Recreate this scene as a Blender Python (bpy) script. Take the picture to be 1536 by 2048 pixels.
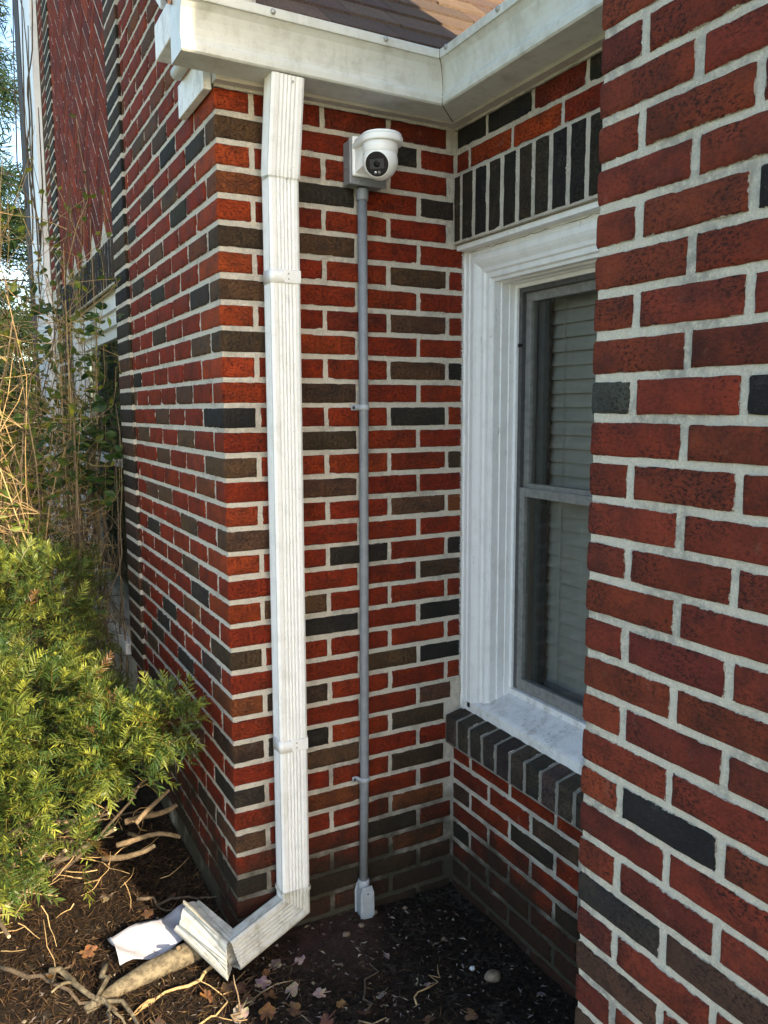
import bpy, math, random
import numpy as np
from mathutils import Vector, noise
for o in list(bpy.data.objects): bpy.data.objects.remove(o)
S = bpy.context.scene
COL = S.collection
R = math.radians
random.seed(4)

# ------------------------------------------------------------------ camera, light, exposure
cd = bpy.data.cameras.new('camera'); cam = bpy.data.objects.new('camera', cd); COL.objects.link(cam)
cd.sensor_fit = 'HORIZONTAL'; cd.sensor_width = 36; cd.lens = 1608.7 / 1536 * 36
cd.clip_start = .02; cd.clip_end = 400
def aim(loc, yaw, pitch, roll):
    from mathutils import Matrix
    F = Vector((math.sin(yaw)*math.cos(pitch), math.cos(yaw)*math.cos(pitch), math.sin(pitch)))
    X = Vector((math.cos(yaw), -math.sin(yaw), 0)); U = X.cross(F)
    X2 = X*math.cos(roll) + U*math.sin(roll); U2 = -X*math.sin(roll) + U*math.cos(roll)
    m = Matrix((X2, U2, -F)).transposed().to_4x4(); m.translation = loc
    cam.matrix_world = m
aim((-.6466, -2.1124, 1.4747), .49267, -.12617, -.0044)
S.camera = cam
SUN_EL, SX, SY = R(27), .2, -1.0
wd = bpy.data.worlds.new('World'); S.world = wd; wd.use_nodes = True
wt = wd.node_tree; bg = wt.nodes['Background']
sky = wt.nodes.new('ShaderNodeTexSky'); sky.sky_type = 'NISHITA'; sky.sun_disc = False
sky.sun_elevation = SUN_EL; sky.sun_rotation = math.atan2(SX, SY); sky.air_density = 1.0; sky.dust_density = 1.2; sky.ozone_density = 1
hs = wt.nodes.new('ShaderNodeHueSaturation'); hs.inputs['Saturation'].default_value = 1.1
wt.links.new(sky.outputs[0], hs.inputs['Color']); wt.links.new(hs.outputs[0], bg.inputs[0])
bg.inputs[1].default_value = .13
sl = bpy.data.lights.new('sun', 'SUN'); sl.energy = 2.8; sl.angle = R(.53); sl.color = (1, .88, .70)
sun = bpy.data.objects.new('sun', sl); COL.objects.link(sun)
n = math.hypot(SX, SY)
sd = Vector((SX/n*math.cos(SUN_EL), SY/n*math.cos(SUN_EL), math.sin(SUN_EL)))
sun.rotation_euler = sd.to_track_quat('Z', 'Y').to_euler(); sun.location = (1, -4, 6)
vs = S.view_settings
vs.view_transform = 'Standard'; vs.look = 'None'; vs.gamma = 1; vs.use_curve_mapping = False
vs.exposure = 2.05
try:
    vs.use_white_balance = True; vs.white_balance_temperature = 7250; vs.white_balance_tint = 9
except Exception: pass

# ------------------------------------------------------------------ measures
W, XD, YD, H1, A = .7347, .3128, -1.0674, .0677, .2039
YD2 = -2.15  # rear end of the chimney, out of view, placed to set its shadow edge
def zc(k): return (33 - k) * H1            # height of bed joint k
D0 = 2.0677                                # first bed joint of the chimney

# ------------------------------------------------------------------ node helper
class NT:
    def __init__(s, name):
        s.m = bpy.data.materials.new(name); s.m.use_nodes = True; s.t = s.m.node_tree
        s.b = s.t.nodes['Principled BSDF']
    def n(s, typ, props=None, **ins):
        nd = s.t.nodes.new('ShaderNode' + typ)
        for k, v in (props or {}).items(): setattr(nd, k, v)
        for k, v in ins.items():
            k = k.replace('_', ' ')
            i = nd.inputs[int(k[1:])] if k[0] == 'i' and k[1:].isdigit() else nd.inputs[k]
            s.set(i, v)
        return nd
    def set(s, i, v):
        if isinstance(v, bpy.types.NodeSocket): s.t.links.new(v, i)
        else:
            if i.type == 'RGBA' and len(v) == 3: v = (*v, 1)
            i.default_value = v
    def noise(s, vec, scale, detail=4, rough=.55):
        return s.n('TexNoise', Vector=vec, Scale=scale, Detail=detail, Roughness=rough).outputs['Fac']
    def math(s, op, a, b=0., c=0., clamp=False):
        return s.n('Math', dict(operation=op, use_clamp=clamp), i0=a, i1=b, i2=c).outputs[0]
    def mapr(s, v, a, b, c=0., d=1.):
        return s.n('MapRange', dict(interpolation_type='SMOOTHSTEP'), Value=v, From_Min=a, From_Max=b, To_Min=c, To_Max=d).outputs[0]
    def mix(s, f, a, b, mode='MIX'):
        nd = s.n('Mix', dict(data_type='RGBA', blend_type=mode)); s.set(nd.inputs[0], f); s.set(nd.inputs[6], a); s.set(nd.inputs[7], b)
        return nd.outputs[2]
    def pos(s): return s.n('NewGeometry').outputs['Position']
    def scl(s, v, x, y, z): return s.n('Mapping', i0=v, Scale=(x, y, z)).outputs[0]
    def bump(s, h, st, dist=.01, nrm=None):
        nd = s.n('Bump', Height=h, Strength=st, Distance=dist)
        if nrm is not None: s.set(nd.inputs['Normal'], nrm)
        return nd.outputs[0]
    def out(s, color=None, rough=None, normal=None, **kw):
        if color is not None: s.set(s.b.inputs['Base Color'], color)
        if rough is not None: s.set(s.b.inputs['Roughness'], rough)
        if normal is not None: s.set(s.b.inputs['Normal'], normal)
        for k, v in kw.items(): s.set(s.b.inputs[k.replace('_', ' ')], v)
        return s.m

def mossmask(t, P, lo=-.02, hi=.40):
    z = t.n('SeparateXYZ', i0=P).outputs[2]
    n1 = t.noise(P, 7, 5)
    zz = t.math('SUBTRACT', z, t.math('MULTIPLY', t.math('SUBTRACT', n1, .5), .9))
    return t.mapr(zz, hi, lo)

def mat_brick(name, rough_face, mortar_col):
    t = NT(name); P = t.pos(); oc = t.n('ObjectInfo').outputs['Color']
    big = t.noise(P, 16, 4); fine = t.noise(P, 260, 3, .7); mid = t.noise(P, 60, 6, .65)
    c = t.mix(1, oc, t.n('CombineColor', Red=t.mapr(big, .25, .75, .72, 1.25), Green=t.mapr(big, .25, .75, .72, 1.22), Blue=t.mapr(big, .25, .75, .75, 1.2)).outputs[0], 'MULTIPLY')
    sh = t.mapr(t.noise(t.scl(P, 1, 1, 1.6), 11, 5, .7), .45, .68); c = t.mix(t.math('MULTIPLY', sh, .8), c, t.mix(1, c, (.48, .60, .80), 'MULTIPLY'))
    c = t.mix(t.math('MULTIPLY', t.mapr(t.noise(P, 24, 6, .75),   .58, .74), .10), c, tuple(x*.8 for x in mortar_col))
    # fired flecks and crevices
    if rough_face:
        patch = t.mapr(t.noise(P, 9, 3), .36, .66)
        crev = t.noise(t.scl(P, 1, 1, 1.7), 115, 8, .8)
        pit = t.mapr(crev, .49, .57)
        pit = t.math('MULTIPLY', pit, t.mapr(patch, 0, 1, .35, 1.))
        c = t.mix(t.math('MULTIPLY', pit, .9), c, (.016, .007, .006))
        c = t.mix(t.math('MULTIPLY', t.mapr(t.noise(P, 420, 2), .66, .74), .5), c, (.45, .2, .13))
        h = t.math('ADD', t.math('MULTIPLY', crev, -1.2), t.math('MULTIPLY', fine, .4))
        bs, bd = 1., .012
    else:
        drag = t.noise(t.scl(P, 1, 1, .18), 330, 3, .7)
        pit = t.mapr(t.noise(t.scl(P, 1, 1, 1.8), 120, 7, .85), .50, .62)
        c = t.mix(t.math('MULTIPLY', pit, .7), c, (.014, .006, .005))
        c = t.mix(t.math('MULTIPLY', t.mapr(fine, .68, .76), .35), c, (.40, .22, .14))
        h = t.math('ADD', t.math('MULTIPLY', drag, .6), t.math('ADD', t.math('MULTIPLY', pit, -.5), t.math('MULTIPLY', mid, .6)))
        bs, bd = .9, .006
    # mortar smeared over the ragged arrises
    e = t.n('Attribute', dict(attribute_name='edge')).outputs['Fac']
    rag = t.math('ADD', t.math('MULTIPLY', t.math('SUBTRACT', t.noise(P, 150, 6, .75), .5), t.mapr(t.noise(P, 17, 2), .4, .65, .002, .012)), t.math('MULTIPLY', t.math('SUBTRACT', t.noise(P, 33, 3), .53), .010))
    sm = t.mapr(t.math('SUBTRACT', e, rag), -.0006, .0006, 1, 0)
    mc = t.mix(fine, tuple(x*.72 for x in mortar_col), mortar_col)
    c = t.mix(sm, c, mc)
    # white paint brushed past the window casing, moss near the soil, drips
    x = t.n('SeparateXYZ', i0=P).outputs[0]; z = t.n('SeparateXYZ', i0=P).outputs[2]
    pm = t.mapr(t.math('ADD', x, t.math('MULTIPLY', t.math('SUBTRACT', t.noise(t.scl(P, 1, 1, 1.6), 190, 4, .8), .5), .036)), .760, .764)
    pm = t.math('MULTIPLY', pm, t.mapr(z, .46, .50)); pm = t.math('MULTIPLY', pm, t.mapr(z, 1.96, 1.94)); pm = t.math('MULTIPLY', pm, t.mapr(x, .95, .9))
    pm = t.math('MULTIPLY', pm, t.mapr(t.n('SeparateXYZ', i0=P).outputs[1], -.03, -.02))
    c = t.mix(pm, c, (.74, .74, .72))
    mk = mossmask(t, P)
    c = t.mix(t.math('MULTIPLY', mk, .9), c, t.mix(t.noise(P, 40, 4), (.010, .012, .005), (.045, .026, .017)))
    ef = t.math('MULTIPLY', t.mapr(t.noise(P, 30, 6, .7), .69, .80), .35)
    c = t.mix(ef, c, (.42, .33, .28))
    return t.out(c, t.mapr(big, .3, .7, .78, .93), t.bump(h, bs, bd), Specular_IOR_Level=.25)

def mat_mortar(name, a, b, stain, amt):
    t = NT(name); P = t.pos()
    g = t.noise(P, 230, 5, .85); m = t.noise(P, 60, 5, .65); l = t.noise(P, 6, 5, .6)
    c = t.mix(t.mapr(g, .35, .65), tuple(x*.76 for x in a), tuple(min(.95, x*1.1) for x in a))
    c = t.mix(t.mapr(m, .42, .7), c, b)
    st = t.math('MULTIPLY', t.mapr(l, .47, .62), t.mapr(m, .3, .62))
    c = t.mix(t.math('MULTIPLY', st, amt), c, stain)
    c = t.mix(t.math('MULTIPLY', t.mapr(t.noise(P, 170, 5, .85), .60, .69), .6), c, (.16, .15, .135))
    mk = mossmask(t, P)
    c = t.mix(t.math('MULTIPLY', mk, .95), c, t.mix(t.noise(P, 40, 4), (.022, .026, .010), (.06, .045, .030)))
    return t.out(c, .95, t.bump(t.math('ADD', g, t.math('MULTIPLY', m, 1.5)), 1., .008), Specular_IOR_Level=.15)

def mat_paint(name, base, grime, gscale, gamt, rough=.45, peel=0., speck=.0):
    t = NT(name); P = t.pos()
    m = t.noise(P, gscale, 6, .65); f = t.noise(P, 180, 4, .7); l = t.noise(t.scl(P, 1, 1, .25), 30, 5, .7)
    g = t.math('MULTIPLY', t.mapr(m, .42, .75), gamt)
    g = t.math('ADD', g, t.math('MULTIPLY', t.mapr(l, .5, .72), gamt*.6), 0, True)
    c = t.mix(g, base, grime)
    if speck: c = t.mix(t.math('MULTIPLY', t.mapr(f, .63, .70), speck), c, tuple(x*.35 for x in grime))
    h = t.math('ADD', t.math('MULTIPLY', f, .35), m)
    if peel:
        pk = t.mapr(t.noise(t.scl(P, 1, 1, .35), 75, 7, .75), .60, .64)
        pk = t.math('MULTIPLY', pk, t.mapr(t.noise(P, 8, 3), .45, .6)); pk = t.math('MULTIPLY', pk, peel)
        c = t.mix(pk, c, (.20, .17, .14)); h = t.math('SUBTRACT', h, t.math('MULTIPLY', pk, 1.2))
    return t.out(c, rough, t.bump(h, .25, .004))

def mat_simple(name, col, rough=.5, var=.25, scale=40, metal=0., bump=.2, bd=.003):
    t = NT(name); P = t.pos(); m = t.noise(P, scale, 5, .6)
    c = t.mix(t.mapr(m, .3, .7), tuple(x*(1-var) for x in col), tuple(min(1, x*(1+var)) for x in col))
    return t.out(c, rough, t.bump(m, bump, bd), Metallic=metal)

def mat_leaf(name, trans=.35, rough=.5):
    t = NT(name); a = t.n('Attribute', dict(attribute_name='tint')).outputs['Color']
    c = t.mix(1, a, t.n('CombineColor', Red=t.mapr(t.noise(t.pos(), 55, 2), .3, .7, .75, 1.25), Green=t.mapr(t.noise(t.pos(), 55, 2), .3, .7, .75, 1.25), Blue=1.).outputs[0], 'MULTIPLY')
    t.out(c, rough, Specular_IOR_Level=.3)
    tr = t.n('BsdfTranslucent', Color=c); ms = t.n('MixShader', i0=trans, i1=t.b.outputs[0], i2=tr.outputs[0])
    t.t.links.new(ms.outputs[0], t.t.nodes['Material Output'].inputs[0]); return t.m

def mat_bark(name, a, b, scale=60):
    t = NT(name); P = t.pos(); m = t.noise(P, scale, 6, .7); f = t.noise(P, scale*5, 4, .7)
    c = t.mix(t.mapr(m, .35, .65), a, b); c = t.mix(t.math('MULTIPLY', t.mapr(f, .55, .7), .5), c, tuple(x*.4 for x in a))
    return t.out(c, .9, t.bump(t.math('ADD', m, f), .7, .004))

M = {}
M['brick'] = mat_brick('brick_clay', False, (.78, .71, .61))
M['brick_rough'] = mat_brick('brick_clay_rough', True, (.78, .74, .64))
M['mortar'] = mat_mortar('mortar_cream', (.86, .78, .66), (.76, .70, .60), (.20, .185, .16), .35)
M['mortar_grey'] = mat_mortar('mortar_weathered', (.88, .82, .69), (.76, .72, .63), (.20, .195, .18), .5)
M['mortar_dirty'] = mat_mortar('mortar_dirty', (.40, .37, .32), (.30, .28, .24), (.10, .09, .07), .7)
M['alu'] = mat_paint('gutter_paint', (.60, .61, .57), (.34, .33, .27), 16, .55, .42, 0, .5)
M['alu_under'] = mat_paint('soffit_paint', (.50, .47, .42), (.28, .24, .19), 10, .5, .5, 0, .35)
M['spout'] = mat_paint('downspout_paint', (.80, .80, .79), (.42, .41, .36), 22, .28, .38, 0, .5)
M['spout_old'] = mat_paint('elbow_paint', (.58, .57, .52), (.24, .22, .15), 26, .6, .5, 0, .7)
M['white'] = mat_paint('casing_paint', (.80, .80, .80), (.50, .50, .48), 20, .28, .4, .55, .15)
M['white_flake'] = mat_paint('sill_paint', (.78, .77, .76), (.36, .33, .29), 24, .6, .6, 1., .35)
M['vinyl'] = mat_simple('vinyl_white', (.82, .82, .82), .35, .05)
M['stormframe'] = mat_simple('storm_frame_grey', (.20, .20, .19), .4, .2, 60)
M['stormdark'] = mat_simple('storm_channel_dark', (.07, .07, .07), .5, .2, 60)
M['pvc'] = mat_simple('conduit_grey', (.21, .225, .245), .4, .12, 30)
M['pvc_light'] = mat_simple('conduit_fitting_grey', (.36, .39, .42), .42, .1, 30)
M['box'] = mat_simple('box_grey', (.22, .225, .23), .38, .1, 30)
M['camwhite'] = mat_simple('camera_white', (.84, .84, .83), .35, .02, 10, 0, .02)
M['lens'] = NT('lens_black').out((.004, .004, .005), .18, Specular_IOR_Level=.25)
M['ring'] = mat_simple('lens_trim', (.03, .03, .032), .3, .1)
M['chrome'] = NT('bright_metal').out((.6, .6, .6), .25, Metallic=1.)
M['screw'] = mat_simple('screw_zinc', (.38, .38, .36), .45, .3, 200, .5)
M['blind'] = mat_simple('blind_slat', (.32, .31, .29), .5, .06, 20)
M['room'] = mat_simple('room_plaster', (.30, .30, .29), .9, .1, 5)
M['darkwood'] = mat_simple('dark_board', (.035, .03, .028), .8, .3, 20)
M['paper'] = mat_simple('paper_white', (.46, .46, .51), .7, .04, 8)
M['bark'] = mat_bark('bark_tan', (.15, .10, .055), (.26, .19, .115))
M['bark_dark'] = mat_bark('bark_dark', (.07, .048, .03), (.14, .10, .065))
M['bark_straw'] = mat_bark('bark_straw', (.36, .22, .09), (.48, .34, .17), 30)
M['bark_log'] = mat_bark('bark_log', (.085, .066, .04), (.22, .18, .115), 45)
M['cutwood'] = mat_simple('cut_wood', (.55, .42, .25), .8, .2, 80)
M['needle'] = mat_leaf('yew_needle', .35, .4)
M['leaf'] = mat_leaf('green_leaf', .4, .45)
M['dry'] = mat_leaf('dry_leaf', .25, .75)
M['stone'] = mat_bark('stone', (.16, .11, .07), (.30, .22, .15), 40)
M['pebble'] = mat_simple('pebble_white', (.7, .69, .66), .6, .1, 60)
def mk_glass():
    t = NT('window_glass'); fr = t.n('Fresnel', IOR=1.5)
    g = t.n('BsdfGlossy', Color=(.95, 1, .98), Roughness=.015); tr = t.n('BsdfTransparent', Color=(.82, .85, .83))
    f2 = t.math('MULTIPLY', fr.outputs[0], .55, 0, True)
    ms = t.n('MixShader', i0=f2, i1=tr.outputs[0], i2=g.outputs[0]); t.t.links.new(ms.outputs[0], t.t.nodes['Material Output'].inputs[0]); return t.m
M['glass'] = mk_glass()
def mk_shingle():
    t = NT('asphalt_shingle'); P = t.pos(); oc = t.n('ObjectInfo').outputs['Color']
    g = t.noise(P, 190, 6, .9); m = t.noise(P, 12, 4)
    c = t.mix(t.mapr(g, .36, .64), (.055, .034, .022), (.20, .125, .08))
    c = t.mix(1, c, oc, 'MULTIPLY'); c = t.mix(t.math('MULTIPLY', t.mapr(m, .4, .7), .3), c, (.05, .03, .025))
    return t.out(c, .95, t.bump(g, .6, .004))
M['shingle'] = mk_shingle()
def mk_soil():
    t = NT('soil'); P = t.pos()
    a = t.noise(P, 9, 6, .7); b = t.noise(P, 60, 7, .75); f = t.noise(P, 260, 5, .8)
    c = t.mix(t.mapr(b, .38, .62), (.010, .007, .005), (.045, .030, .02))
    c = t.mix(t.math('MULTIPLY', t.mapr(f, .58, .68), .8), c, (.10, .075, .055))
    ash = t.math('MULTIPLY', t.mapr(a, .52, .64), t.mapr(b, .4, .6)); c = t.mix(t.math('MULTIPLY', ash, .55), c, (.13, .115, .09))
    sp0 = t.n('VectorMath', dict(operation='DISTANCE'), i0=P, i1=(.27, -.09, -.09)).outputs['Value']; sp = t.math('ADD', sp0, t.math('MULTIPLY', t.math('SUBTRACT', a, .5), .5))
    rd = t.math('MULTIPLY', t.mapr(t.math('ADD', sp, t.math('MULTIPLY', t.math('SUBTRACT', b, .5), .5)), .20, .05), .6)
    c = t.mix(rd, c, t.mix(f, (.06, .028, .02), (.22, .12, .095)))
    return t.out(c, .97, t.bump(t.math('ADD', b, f), 1., .012), Specular_IOR_Level=.15)
M['soil'] = mk_soil()
M['bounce_concrete'] = mat_simple('bounce_path_concrete', (.42, .40, .36), .9, .15, 30)
M['bounce_lawn'] = mat_simple('bounce_lawn_grass', (.13, .16, .06), .9, .3, 30)

# ------------------------------------------------------------------ object helpers
def link(o, parent=None):
    COL.objects.link(o)
    if parent is not None: o.parent = parent
    return o
def tag(o, label=None, cat=None, group=None, kind=None):
    if label: o['label'] = label
    if cat: o['category'] = cat
    if group: o['group'] = group
    if kind: o['kind'] = kind
    return o
def thing(name, loc, label, cat, group=None):
    o = bpy.data.objects.new(name, None); o.empty_display_size = .05; o.location = loc
    return tag(link(o), label, cat, group)
def wloc(o):
    v = Vector(o.location)
    while o.parent is not None: o = o.parent; v += Vector(o.location)
    return v
def mesh(name, verts, faces, mat, smooth=False, attrs=None, tint=None):
    me = bpy.data.meshes.new(name); me.from_pydata([tuple(v) for v in verts], [], faces)
    if mat: me.materials.append(M[mat] if isinstance(mat, str) else mat)
    if smooth: me.polygons.foreach_set('use_smooth', [True]*len(me.polygons))
    if attrs is not None:
        a = me.attributes.new('edge', 'FLOAT', 'POINT'); a.data.foreach_set('value', attrs)
    if tint is not None:
        a = me.color_attributes.new('tint', 'FLOAT_COLOR', 'POINT'); a.data.foreach_set('color', np.asarray(tint, dtype=np.float32).ravel())
    if smooth:
        for p in me.polygons:
            if p.area > .004: p.use_smooth = False
    me.update(); return me
def part(name, g, mat, parent=None, smooth=False, org=None, tint=None):
    """world-space geometry g=(verts, faces) -> one object under parent"""
    v, f = g
    o3 = wloc(parent) if parent is not None else Vector(org or (0, 0, 0))
    v = np.asarray(v, dtype=float) - np.array(o3)
    o = bpy.data.objects.new(name, mesh(name, v.tolist(), f, mat, smooth, None, tint))
    if parent is None: o.location = o3
    return link(o, parent)
def place(name, me, loc, parent, rz=0., color=None):
    o = bpy.data.objects.new(name, me); link(o, parent)
    o.location = Vector(loc) - wloc(parent); o.rotation_euler = (0, 0, rz)
    if color: o.color = (*color, 1)
    return o
def join(*gs):
    V, F = [], []
    for v, f in gs:
        k = len(V); V += [tuple(x) for x in v]; F += [tuple(i + k for i in q) for q in f]
    return V, F
def box(x0, x1, y0, y1, z0, z1):
    v = [(x, y, z) for x in (x0, x1) for y in (y0, y1) for z in (z0, z1)]
    return v, [(0, 1, 3, 2), (4, 6, 7, 5), (0, 4, 5, 1), (2, 3, 7, 6), (0, 2, 6, 4), (1, 5, 7, 3)]
def bev(name, x0, x1, y0, y1, z0, z1, mat, parent, w=.003, seg=2):
    o = part(name, box(x0, x1, y0, y1, z0, z1), mat, parent)
    b = o.modifiers.new('b', 'BEVEL'); b.width = w; b.segments = seg; b.limit_method = 'ANGLE'
    return o
def tube(pts, rad, n=6, cap=True):
    pts = [Vector(p) for p in pts]; V, F = [], []
    rr = rad if isinstance(rad, (list, tuple)) else [rad]*len(pts)
    up = Vector((.31, .17, .93))
    for i, p in enumerate(pts):
        d = (pts[min(i+1, len(pts)-1)] - pts[max(i-1, 0)]).normalized()
        a = d.cross(up)
        if a.length < .1: a = d.cross(Vector((1, 0, 0)))
        a.normalize(); b = d.cross(a)
        for k in range(n):
            t = 2*math.pi*k/n; V.append(p + (a*math.cos(t) + b*math.sin(t))*rr[i])
    for i in range(len(pts)-1):
        for k in range(n): F.append((i*n+k, i*n+(k+1) % n, (i+1)*n+(k+1) % n, (i+1)*n+k))
    if cap: F.append(tuple(range(n))[::-1]); F.append(tuple((len(pts)-1)*n+k for k in range(n)))
    return [tuple(v) for v in V], F
def lathe(prof, c, axis=(0, 0, 1), n=32):
    q = Vector((0, 0, 1)).rotation_difference(Vector(axis)); c = Vector(c); V, F = [], []
    for r, z in prof:
        for k in range(n):
            t = 2*math.pi*k/n; V.append(tuple(c + q @ Vector((r*math.cos(t), r*math.sin(t), z))))
    for i in range(len(prof)-1):
        for k in range(n): F.append((i*n+k, i*n+(k+1) % n, (i+1)*n+(k+1) % n, (i+1)*n+k))
    F.append(tuple(range(n))[::-1]); F.append(tuple((len(prof)-1)*n+k for k in range(n)))
    return V, F
def extr(poly, z0, z1):
    n = len(poly); V = [(x, y, z0) for x, y in poly] + [(x, y, z1) for x, y in poly]
    F = [tuple(range(n))[::-1], tuple(range(n, 2*n))] + [(i, (i+1) % n, n+(i+1) % n, n+i) for i in range(n)]
    return V, F

# ------------------------------------------------------------------ bricks
def sheet(path, H, seed, depth=.035, amp=1.):
    """a brick: rough outer face following path (seen from outside, left to right), rounded ragged arrises, sides going back"""
    rnd = random.Random(seed)
    P = [Vector((*p, 0)) for p in path]
    seg = [(P[i+1]-P[i]).length for i in range(len(P)-1)]; L = sum(seg)
    def cuts(T, step):
        c = [0, .0035, .009]; k = max(1, round((T-.018)/step))
        c += [.009 + (T-.018)*i/k + rnd.uniform(-.003, .003) for i in range(1, k)]
        return c + [T-.009, T-.0035, T]
    cs = cuts(L, .022); zs = cuts(H, .018 if H < .1 else .03)
    if len(seg) == 2:
        cs = [c for c in cs if abs(c-seg[0]) > .008] + [seg[0]-.0035, seg[0], seg[0]+.0035]; cs.sort()
    nrm = []
    for i in range(len(seg)):
        t = (P[i+1]-P[i]).normalized(); nrm.append((t, Vector((t.y, -t.x, 0))))
    def ev(s):
        if len(seg) == 1 or s < seg[0]-1e-6: return P[0] + nrm[0][0]*s, nrm[0][1], nrm[0][0]
        if abs(s-seg[0]) < 1e-5:
            nn = (nrm[0][1]+nrm[1][1]).normalized(); return P[1] - nn*.0016, nn, nrm[0][0]
        return P[1] + nrm[1][0]*(s-seg[0]), nrm[1][1], nrm[1][0]
    nc, nz = len(cs), len(zs); V, E = [], []
    wob = [rnd.uniform(0, .0024) for _ in range(4)]
    chip = rnd.random() < .3; ci, cj = rnd.choice((0, nc-1)), rnd.choice((0, nz-1))
    for j, z in enumerate(zs):
        for i, s in enumerate(cs):
            p, nn, tt = ev(s); e = min(s, L-s, z, H-z)
            off = -.0036*max(0, 1-e/.009)**2*amp + rnd.gauss(0, .00055)*amp
            ds = dz = 0
            if e < .005:
                if i < 2: ds += wob[0]*(1-i*.5)+rnd.uniform(0, .0016)
                if i > nc-3: ds -= wob[1]*(1-(nc-1-i)*.5)+rnd.uniform(0, .0016)
                if j < 2: dz += wob[2]*(1-j*.5)+rnd.uniform(0, .0016)
                if j > nz-3: dz -= wob[3]*(1-(nz-1-j)*.5)+rnd.uniform(0, .0016)
            if chip and abs(i-ci) < 3 and abs(j-cj) < 2: off -= .003; 
            V.append(p + nn*off + tt*ds + Vector((0, 0, z+dz))); E.append(e)
    F = [(j*nc+i, j*nc+i+1, (j+1)*nc+i+1, (j+1)*nc+i) for j in range(nz-1) for i in range(nc-1)]
    loop = [i for i in range(nc)] + [j*nc+nc-1 for j in range(1, nz)] + [(nz-1)*nc+i for i in range(nc-2, -1, -1)] + [j*nc for j in range(nz-2, 0, -1)]
    base = len(V)
    for k in loop:
        s = cs[k % nc]; _, nn, _ = ev(s); V.append(V[k] - nn*depth); E.append(.0)
    m = len(loop)
    F += [(loop[(q+1) % m], loop[q], base+q, base+(q+1) % m) for q in range(m)]
    return V, F, E
POOL = {}
def brick_mesh(key, path, H, mat, nvar=8, amp=1., remap=None):
    k = (key, mat)
    if k not in POOL:
        L = []
        for s in range(nvar):
            v, f, e = sheet(path, H, hash((key, s)) & 0xffff if not isinstance(key, str) else sum(map(ord, key))*31+s, amp=amp)
            if remap: v = [remap(*q) for q in v]
            L.append(mesh('brick', v, f, mat, True, e))
        POOL[k] = L
    return random.choice(POOL[k])
def jit(c, a=.14):
    k = random.uniform(1-a, 1+a); return (c[0]*k*random.uniform(.94, 1.06), c[1]*k*random.uniform(.9, 1.1), c[2]*k*random.uniform(.9, 1.1))
CC = dict(r=(0.2316, 0.02497, 0.005833), R=(0.2941, 0.03773, 0.007115), o=(.34, .050, .012), m=(0.1688, 0.0222, 0.008163), b=(.115, .055, .028), B=(.070, .040, .022), d=(.042, .0325, .022), k=(.0235, .0205, .0165), n=(0.1871, 0.05188, 0.01616), g=(0.09131, 0.08876, 0.08239), p=(0.2376, 0.03598, 0.01684))
BL, BH = .1935, .0572
RZ = -math.pi/2
def wall_grid(u0, u1, z0, z1, fn, step, amp, seed):
    nu = max(2, int((u1-u0)/step)); nz = max(2, int((z1-z0)/step)); V = []
    for j in range(nz+1):
        for i in range(nu+1):
            u, z = u0+(u1-u0)*i/nu, z0+(z1-z0)*j/nz
            d = (noise.noise((u*70+seed, z*70, seed*1.7)) + .7*noise.noise((u*180, z*180+seed, 3)))*amp
            V.append(fn(u, z, d))
    F = [(j*(nu+1)+i, j*(nu+1)+i+1, (j+1)*(nu+1)+i+1, (j+1)*(nu+1)+i) for j in range(nz) for i in range(nu)]
    return V, (F if seed == 5 else [q[::-1] for q in F])

# ---- the house: solid shell first
room = part('room', join(box(2.9, 3.0, -2.6, 6, -.3, 2.4), box(.9, 3, -2.6, -2.5, -.3, 2.4), box(.13, 3, .13, .2, -.3, 2.4), box(.79, .80, -2.5, -1.07, -.3, 2.4), box(.79, 3, -2.6, 6, 2.36, 2.42), box(.79, 3, -2.6, -2.5, 2.3, 4)), 'room')
tag(room, 'plain room walls behind the window', None, None, 'structure')

# ---- recess wall (behind the camera on its pipe)
TB = 37
rw = thing('brick_wall', (.36, 0, -.2), 'narrow red brick wall carrying the white camera, grey pipe and white downspout', 'brick wall')
part('mortar', join(wall_grid(0.004, W+.075, -.2, 2.44, lambda u, z, d: (u, .0042-d, z), .006, .0013, 5), box(.03, W+.01, .02, .12, -.2, 2.44)), 'mortar', rw, True)
# rows (r lies between joints r-1 and r): corner brick + stretchers to the right
PAL = [CC['r'], CC['R'], CC['o'], CC['m'], CC['b'], CC['B'], CC['d'], CC['k'], CC['n'], CC['p']]
ROWB = {-1: (0, 0, 0, 0), 0: (2, 0, 3, 3), 1: (4, 0, 6, 0), 2: (2, 0, 0, 0), 3: (8, 6, 0, 6), 4: (1, 0, 0, 0), 5: (5, 4, 0, 0), 6: (2, 0, 0, 4, 0), 7: (4, 0, 0, 0), 8: (2, 0, 3, 4, 0),
        9: (5, 1, 0, 0), 10: (2, 0, 0, 4, 7), 11: (1, 5, 0, 0), 12: (7, 0, 0, 6, 0), 13: (0, 5, 0, 0), 14: (4, 1, 1, 0, 5), 15: (0, 4, 0, 0), 16: (2, 0, 0, 4, 8), 17: (4, 0, 0, 0), 18: (2, 0, 6, 0, 6),
        19: (0, 0, 0, 5), 20: (1, 4, 0, 0, 0), 21: (0, 7, 0, 7), 22: (5, 0, 0, 0, 0), 23: (0, 0, 4, 7), 24: (8, 5, 0, 0, 0), 25: (0, 0, 0, 4), 26: (5, 6, 1, 5, 0), 27: (0, 4, 0, 0), 28: (6, 0, 0, 5, 0),
        29: (0, 8, 0, 3), 30: (4, 0, 0, 8, 8), 31: (0, 3, 6, 0), 32: (7, 0, 0, 8, 4), 33: (0, 5, 4, 4), 34: (0, 3, 3, 4, 4), 35: (0, 4, 4, 5), 36: (0, 0, 0, 0)}
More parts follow.
